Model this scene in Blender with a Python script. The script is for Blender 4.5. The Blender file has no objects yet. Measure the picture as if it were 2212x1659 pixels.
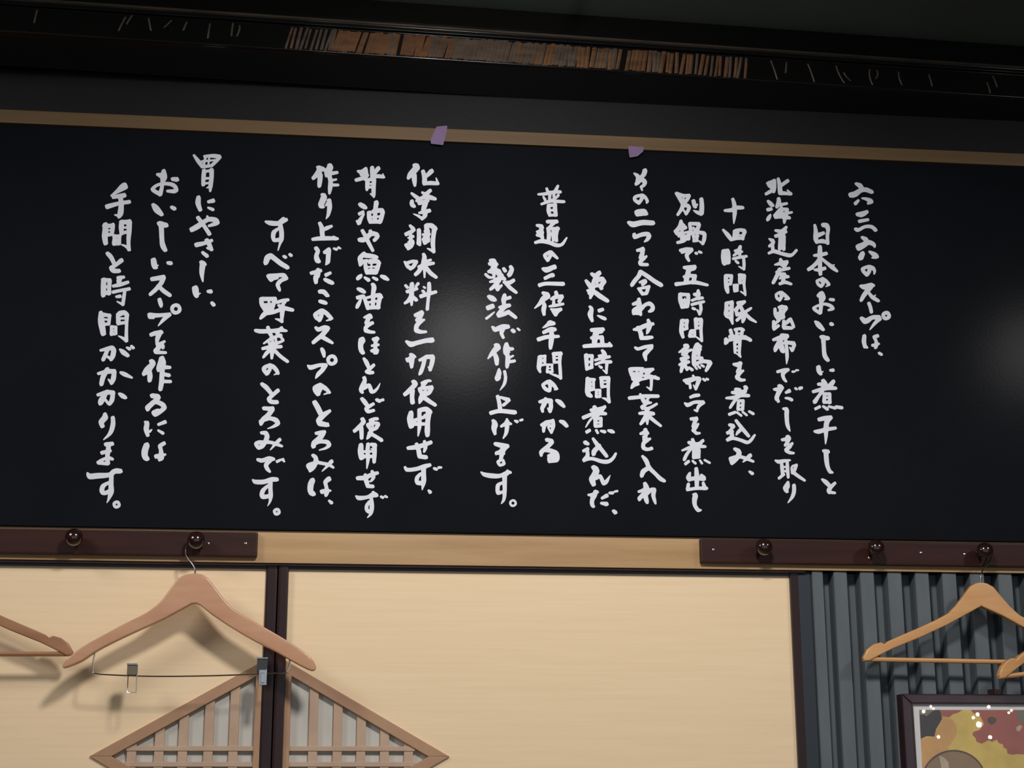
import bpy, bmesh, math, random
import numpy as np
from mathutils import Vector, Matrix
random.seed(7)
S = bpy.context.scene
C = S.collection
# ------------------------------------------------------------------ camera
W, H, F = 2212, 1659, 3400.0
YAW, PITCH, ROLL = map(math.radians, (6.354, 14.493, -0.097))
CAM = Vector((0.0, -3.0, 1.15))
fw = Vector((math.sin(YAW)*math.cos(PITCH), math.cos(YAW)*math.cos(PITCH), math.sin(PITCH)))
rt0 = Vector((math.cos(YAW), -math.sin(YAW), 0))
up0 = rt0.cross(fw)
rt = rt0*math.cos(ROLL)+up0*math.sin(ROLL)
up = -rt0*math.sin(ROLL)+up0*math.cos(ROLL)
cd = bpy.data.cameras.new('camera'); cam = bpy.data.objects.new('camera', cd); C.objects.link(cam)
cd.sensor_fit = 'HORIZONTAL'; cd.sensor_width = 36; cd.lens = F/W*36; cd.clip_start = .05
m = Matrix((rt, up, -fw)).transposed().to_4x4(); m.translation = CAM
cam.matrix_world = m
S.camera = cam

def at(x, y, Y=0.0):
    """point of the plane Y=const seen at photo pixel (x, y)"""
    d = fw*F + rt*(x-W/2) - up*(y-H/2)
    return CAM + d*((Y-CAM.y)/d.y)
def XZ(x, y, Y=0.0):
    p = at(x, y, Y); return (p.x, p.z)

# ------------------------------------------------------------------ world, lights, exposure
wd = bpy.data.worlds.new('world'); S.world = wd; wd.use_nodes = True
wd.node_tree.nodes['Background'].inputs[0].default_value = (.75, .85, 1, 1)
wd.node_tree.nodes['Background'].inputs[1].default_value = 0.55
def mirror(px, py, t):
    p = at(px, py, 0); d = p-CAM
    return p+Vector((d.x, -d.y, d.z))*t
def spot(name, loc, target, power, col, size=.06, ang=95, blend=.9):
    l = bpy.data.lights.new(name, 'SPOT'); l.energy = power; l.color = col
    l.shadow_soft_size = size; l.spot_size = math.radians(ang); l.spot_blend = blend
    o = bpy.data.objects.new(name, l); C.objects.link(o)
    o.location = loc; o.rotation_euler = (Vector(target)-Vector(loc)).to_track_quat('-Z', 'Y').to_euler()
    return o
LA = mirror(1000, 730, .52)
LB = mirror(2235, 760, .52)
spot('spot_light_middle', LA, (LA.x, -.02, 1.24), 86, (1, .965, .94), .12, 112, 1)
spot('spot_light_right', LB, (LB.x-.15, -.02, 1.22), 42, (1, .965, .94), .12, 108, 1)
spot('spot_light_left', (-1.5, -1.3, 2.5), (-.45, 0, 1.22), 56, (1, .965, .94), .32, 108, 1)
spot('added_beam_fill', (.0, -1.15, 2.52), (.26, -.14, 2.59), 2.6, (1, .93, .85), .04, 44, 1)  # added lamp, brightens the middle of the beam and its bead
S.view_settings.view_transform = 'Standard'; S.view_settings.look = 'None'
S.view_settings.gamma = 1; S.view_settings.use_curve_mapping = False
S.view_settings.exposure = 0.0

# ------------------------------------------------------------------ materials
def lin(c):
    return tuple(((v/255)/12.92 if v/255 <= .04045 else ((v/255+.055)/1.055)**2.4) for v in c)+(1,)
def mat(name, col, rough=.6, metal=0., spec=.5, coat=0., coatr=.1, vary=0., scale=(8, 8, 8), dark=None, bump=0., detail=4, bscale=None, sheen=0):
    m = bpy.data.materials.new(name); m.use_nodes = True
    n = m.node_tree.nodes; l = m.node_tree.links; b = n['Principled BSDF']
    b.inputs['Base Color'].default_value = lin(col); b.inputs['Roughness'].default_value = rough
    b.inputs['Metallic'].default_value = metal; b.inputs['Specular IOR Level'].default_value = spec
    b.inputs['Coat Weight'].default_value = coat; b.inputs['Coat Roughness'].default_value = coatr
    tc = n.new('ShaderNodeTexCoord'); mp = n.new('ShaderNodeMapping'); mp.inputs['Scale'].default_value = scale
    nz = n.new('ShaderNodeTexNoise'); nz.inputs['Detail'].default_value = detail; nz.inputs['Scale'].default_value = 1
    nz.inputs['Roughness'].default_value = .6
    l.new(tc.outputs['Object'], mp.inputs[0]); l.new(mp.outputs[0], nz.inputs[0])
    if vary or dark:
        r = n.new('ShaderNodeValToRGB'); c0 = dark or tuple(v*(1-vary) for v in col)
        r.color_ramp.elements[0].position = .3; r.color_ramp.elements[1].position = .68
        r.color_ramp.elements[0].color = lin(c0); r.color_ramp.elements[1].color = lin(col)
        l.new(nz.outputs[0], r.inputs[0]); l.new(r.outputs[0], b.inputs['Base Color'])
    if bump:
        bn = n.new('ShaderNodeBump'); bn.inputs['Strength'].default_value = bump; bn.inputs['Distance'].default_value = .002
        src = nz
        if bscale:
            mp2 = n.new('ShaderNodeMapping'); mp2.inputs['Scale'].default_value = bscale
            src = n.new('ShaderNodeTexNoise'); src.inputs['Scale'].default_value = 1
            l.new(tc.outputs['Object'], mp2.inputs[0]); l.new(mp2.outputs[0], src.inputs[0])
        l.new(src.outputs[0], bn.inputs['Height']); l.new(bn.outputs[0], b.inputs['Normal'])
    return m
M = {}
M['board'] = mat('black_board_paint', (26, 28, 32), .18, spec=.011, vary=.12, scale=(3, 3, 3), bump=.03, bscale=(160, 160, 160))
M['paint'] = mat('white_brush_paint', (232, 234, 242), .6, spec=.3, vary=.05, scale=(30, 30, 30))
M['oak'] = mat('pale_lintel_wood', (196, 160, 112), .5, vary=.1, scale=(1.6, 30, 26), dark=(168, 128, 82), bump=.1)
M['rail'] = mat('brown_rail_wood', (122, 95, 60), .55, scale=(1.2, 30, 30), dark=(104, 79, 47), bump=.1)
M['rack'] = mat('dark_rack_wood', (58, 30, 24), .5, spec=.2, scale=(3, 40, 60), dark=(45, 23, 19), bump=.08)
M['knob'] = mat('dark_knob_varnish', (44, 22, 18), .18, coat=.8, coatr=.08, vary=.2, scale=(40, 40, 40))
M['lacq'] = mat('dark_door_lacquer', (48, 25, 20), .28, spec=.3, scale=(30, 30, 3), dark=(36, 18, 15), coat=.25, coatr=.15)
M['paper'] = mat('cream_fusuma_paper', (250, 223, 184), .75, spec=.25, scale=(4, 4, 120), dark=(245, 216, 175), bump=.12, detail=6)
M['shoji'] = mat('grey_white_shoji_paper', (203, 199, 189), .8, spec=.2, vary=.03, scale=(9, 9, 9))
M['lattice'] = mat('tan_lattice_wood', (186, 146, 112), .55, scale=(12, 12, 12), dark=(168, 128, 98), bump=.1)
M['lattice_bar'] = mat('pale_lattice_bar_wood', (200, 170, 144), .6, scale=(12, 12, 12), dark=(186, 154, 128))
M['hang_l'] = mat('rosy_hanger_wood', (206, 156, 120), .38, scale=(8, 40, 40), dark=(194, 142, 106), coat=.3, coatr=.2)
M['hang_f'] = mat('brown_hanger_wood', (170, 122, 84), .42, scale=(8, 40, 40), dark=(152, 104, 70), coat=.2, coatr=.2)
M['hang_r'] = mat('amber_hanger_wood', (222, 168, 110), .38, scale=(8, 40, 40), dark=(210, 152, 94), coat=.3, coatr=.2)
M['steel'] = mat('chromed_wire', (210, 208, 204), .18, metal=1, vary=.03)
M['rubber'] = mat('dark_clip_rubber', (52, 54, 56), .5, vary=.1)
M['rubber2'] = mat('olive_clip_rubber', (112, 102, 82), .5, vary=.1)
M['slate_dark'] = mat('dark_slate_post_paint', (52, 58, 64), .6, spec=.3)
M['slate'] = mat('slate_blue_slat_paint', (104, 112, 116), .6, spec=.3, vary=.12, scale=(14, 14, 3), bump=.15)
M['frame'] = mat('dark_plum_frame_wood', (58, 34, 40), .25, scale=(30, 30, 30), vary=.15, coat=.5, coatr=.1)
M['mat'] = mat('white_mount_card', (238, 234, 230), .8, vary=.02)
M['black'] = mat('black_wall_paint', (27, 25, 26), .62, spec=.3, vary=.12, scale=(5, 5, 5), bump=.15, bscale=(120, 120, 120))
M['ceil'] = mat('charcoal_ceiling_paint', (92, 102, 99), .85, spec=.2, vary=.08, scale=(6, 6, 6), bump=.1)
M['gloss'] = mat('glossy_black_lacquer', (16, 14, 13), .2, coat=.5, coatr=.08, vary=.2, scale=(6, 30, 30), bump=.25, bscale=(5, 60, 60))
M['bead'] = mat('black_bead_painted_highlight', (74, 66, 58), .22, coat=1, coatr=.06, vary=.3, scale=(9, 60, 60), bump=.3, bscale=(9, 90, 90))  # black bead, base colour lightened to carry its highlight line
M['reflection_streak'] = mat('brown_reflection_streak', (124, 86, 56), .5, vary=.3, scale=(20, 60, 60))  # tones of the reflections on the glossy beam, put into strip colour
M['reflection_streak2'] = mat('grey_brown_reflection_streak', (104, 88, 74), .5, vary=.3, scale=(20, 60, 60))
M['tape'] = mat('purple_masking_tape', (138, 112, 150), .7, vary=.06, scale=(60, 60, 60), bump=.3)
M['floor'] = mat('straw_floor_matting', (150, 135, 95), .8, scale=(200, 4, 4), vary=.1)
M['wallb'] = mat('plain_plaster', (120, 108, 92), .9, vary=.05)
for nm, c in (('gold', (236, 202, 98)), ('orange', (228, 172, 98)), ('red', (178, 96, 78)), ('soot', (62, 48, 42)), ('sage', (128, 124, 104)), ('bowl', (156, 126, 86)), ('rim', (92, 70, 48)), ('cream', (206, 186, 150))):
    M['p_'+nm] = mat('poster_'+nm, c, .5, vary=.1, scale=(25, 25, 25))

# ------------------------------------------------------------------ helpers
def link(name, me, mt, parent=None):
    o = bpy.data.objects.new(name, me); C.objects.link(o)
    if mt: me.materials.append(mt)
    if parent:
        o.parent = parent
        o.matrix_parent_inverse = parent.matrix_basis.inverted()
    return o
def bmo(name, bm, mt, parent=None, smooth=False, bevel=0, seg=2):
    bmesh.ops.remove_doubles(bm, verts=bm.verts, dist=1e-6)
    bmesh.ops.recalc_face_normals(bm, faces=bm.faces)
    if bevel:
        bmesh.ops.bevel(bm, geom=[e for e in bm.edges if len(e.link_faces) == 2 and e.calc_face_angle() > .5], offset=bevel, segments=seg, profile=.7, affect='EDGES', clamp_overlap=True)
    me = bpy.data.meshes.new(name); bm.to_mesh(me); bm.free()
    if smooth:
        for p in me.polygons: p.use_smooth = True
        try: me.set_sharp_from_angle(angle=math.radians(40))
        except Exception: pass
    return link(name, me, mt, parent)
def tag(o, label, cat=None, group=None):
    o['label'] = label
    if cat: o['category'] = cat
    if group: o['group'] = group
    return o
def struct(o, label=None):
    o['kind'] = 'structure'
    if label: o['label'] = label
    return o
def thing(name, label, cat, loc, group=None):
    o = bpy.data.objects.new(name, None); C.objects.link(o); o.location = loc; o.empty_display_size = .05
    return tag(o, label, cat, group)
def box(bm, x0, x1, y0, y1, z0, z1):
    v = [bm.verts.new((x, y, z)) for x in (x0, x1) for y in (y0, y1) for z in (z0, z1)]
    for f in ((0, 1, 3, 2), (4, 6, 7, 5), (0, 4, 5, 1), (2, 3, 7, 6), (0, 2, 6, 4), (1, 5, 7, 3)): bm.faces.new([v[i] for i in f])
def prism(bm, pts, y0, y1):
    """pts: list of (x,z) or (x,y,z) front outline; extruded from y0 (front) to y1"""
    a = [bm.verts.new((p[0], y0, p[1])) for p in pts]; b = [bm.verts.new((p[0], y1, p[1])) for p in pts]
    bm.faces.new(a); bm.faces.new(b[::-1]); k = len(pts)
    for i in range(k): bm.faces.new((a[i], b[i], b[(i+1) % k], a[(i+1) % k]))
def boxo(name, x0, x1, y0, y1, z0, z1, mt, parent=None, bevel=.0015):
    bm = bmesh.new(); box(bm, x0, x1, y0, y1, z0, z1); return bmo(name, bm, mt, parent, bevel=bevel)
def prismo(name, pts, y0, y1, mt, parent=None, bevel=0, smooth=False):
    bm = bmesh.new(); prism(bm, pts, y0, y1); return bmo(name, bm, mt, parent, bevel=bevel, smooth=smooth)
def tube(bm, pts, r, seg=8, close=False):
    pts = [Vector(p) for p in pts]; k = len(pts); rings = []
    rr = r if isinstance(r, (list, tuple)) else [r]*k
    prev = None
    for i, p in enumerate(pts):
        a = pts[i-1] if i else (pts[-1] if close else p); b = pts[i+1] if i < k-1 else (pts[0] if close else p)
        t = (b-a).normalized()
        if prev is None: n = t.orthogonal().normalized()
        else: n = (prev-t*prev.dot(t)).normalized()
        prev = n; q = t.cross(n)
        rings.append([bm.verts.new(p+(n*math.cos(2*math.pi*j/seg)+q*math.sin(2*math.pi*j/seg))*rr[i]) for j in range(seg)])
    for i in range(k if close else k-1):
        A, B = rings[i], rings[(i+1) % k]
        for j in range(seg): bm.faces.new((A[j], A[(j+1) % seg], B[(j+1) % seg], B[j]))
    if not close: bm.faces.new(rings[0][::-1]); bm.faces.new(rings[-1])
def cr(pts, n=6):
    """catmull-rom through points (tuples of any length)"""
    P = [np.array(p, float) for p in pts]
    if len(P) < 3: return [tuple(p) for p in P]
    P = [2*P[0]-P[1]]+P+[2*P[-1]-P[-2]]; out = []
    for i in range(1, len(P)-2):
        for k in range(n):
            t = k/n; a, b, c, d = P[i-1:i+3]
            out.append(tuple(.5*((2*b)+(-a+c)*t+(2*a-5*b+4*c-d)*t*t+(-a+3*b-3*c+d)*t**3)))
    out.append(tuple(P[-2])); return out
def copy_tree(o, parent=None):
    c = o.copy(); C.objects.link(c)
    if parent: c.parent = parent; c.matrix_parent_inverse = o.matrix_parent_inverse.copy()
    for ch in list(o.children): copy_tree(ch, c)
    return c
# ------------------------------------------------------------------ room shell
XL, XR = -2.3, 3.8
zb0 = (at(0, 268).z+at(2212, 362).z)/2       # top of the sign board
zb1 = (at(0, 1135).z+at(2212, 1170).z)/2     # bottom of the sign board
zr = (at(0, 240).z+at(2212, 335).z)/2        # top of the rail
zl = (at(0, 1207, .008).z+at(2212, 1239, .008).z)/2
zh = (at(1106, 1237, .04).z+at(1697, 1247, .04).z)/2
# horizontal ceiling beam, a little out of parallel with the wall
def beam_pt(x, y, z):
    d = fw*F + rt*(x-W/2) - up*(y-H/2)
    return CAM + d*((z-CAM.z)/d.z)
zB = 2.55
bl, br_ = beam_pt(0, 68, zB), beam_pt(2212, 213, zB)
zC = zB+.118
boxo('floor', XL, XR, -5, .3, -.05, 0, M['floor'], bevel=0)['kind'] = 'structure'
boxo('ceiling', XL, XR, -5, .3, zC, zC+.05, M['ceil'], bevel=0)['kind'] = 'structure'
struct(boxo('wall_left', XL-.1, XL, -5, .3, 0, zC, M['wallb'], bevel=0))
struct(boxo('wall_right', XR, XR+.1, -5, .3, 0, zC, M['wallb'], bevel=0))
struct(boxo('wall_back', XL, XR, .012, .3, zl, zC, M['black'], bevel=0))
struct(boxo('wall_front', XL, XR, .2, .3, 0, zl, M['wallb'], bevel=0))
# pale lintel behind the coat racks
struct(boxo('trim_1', XL, XR, .008, .06, zl, zb1-.0005, M['oak'], bevel=.001), 'pale wooden lintel under the black board')
# brown rail along the top of the board
struct(boxo('trim_2', XL, XR, -.008, .011, zb0+.0005, zr, M['rail'], bevel=.001), 'brown wooden rail along the top of the board')

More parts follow.
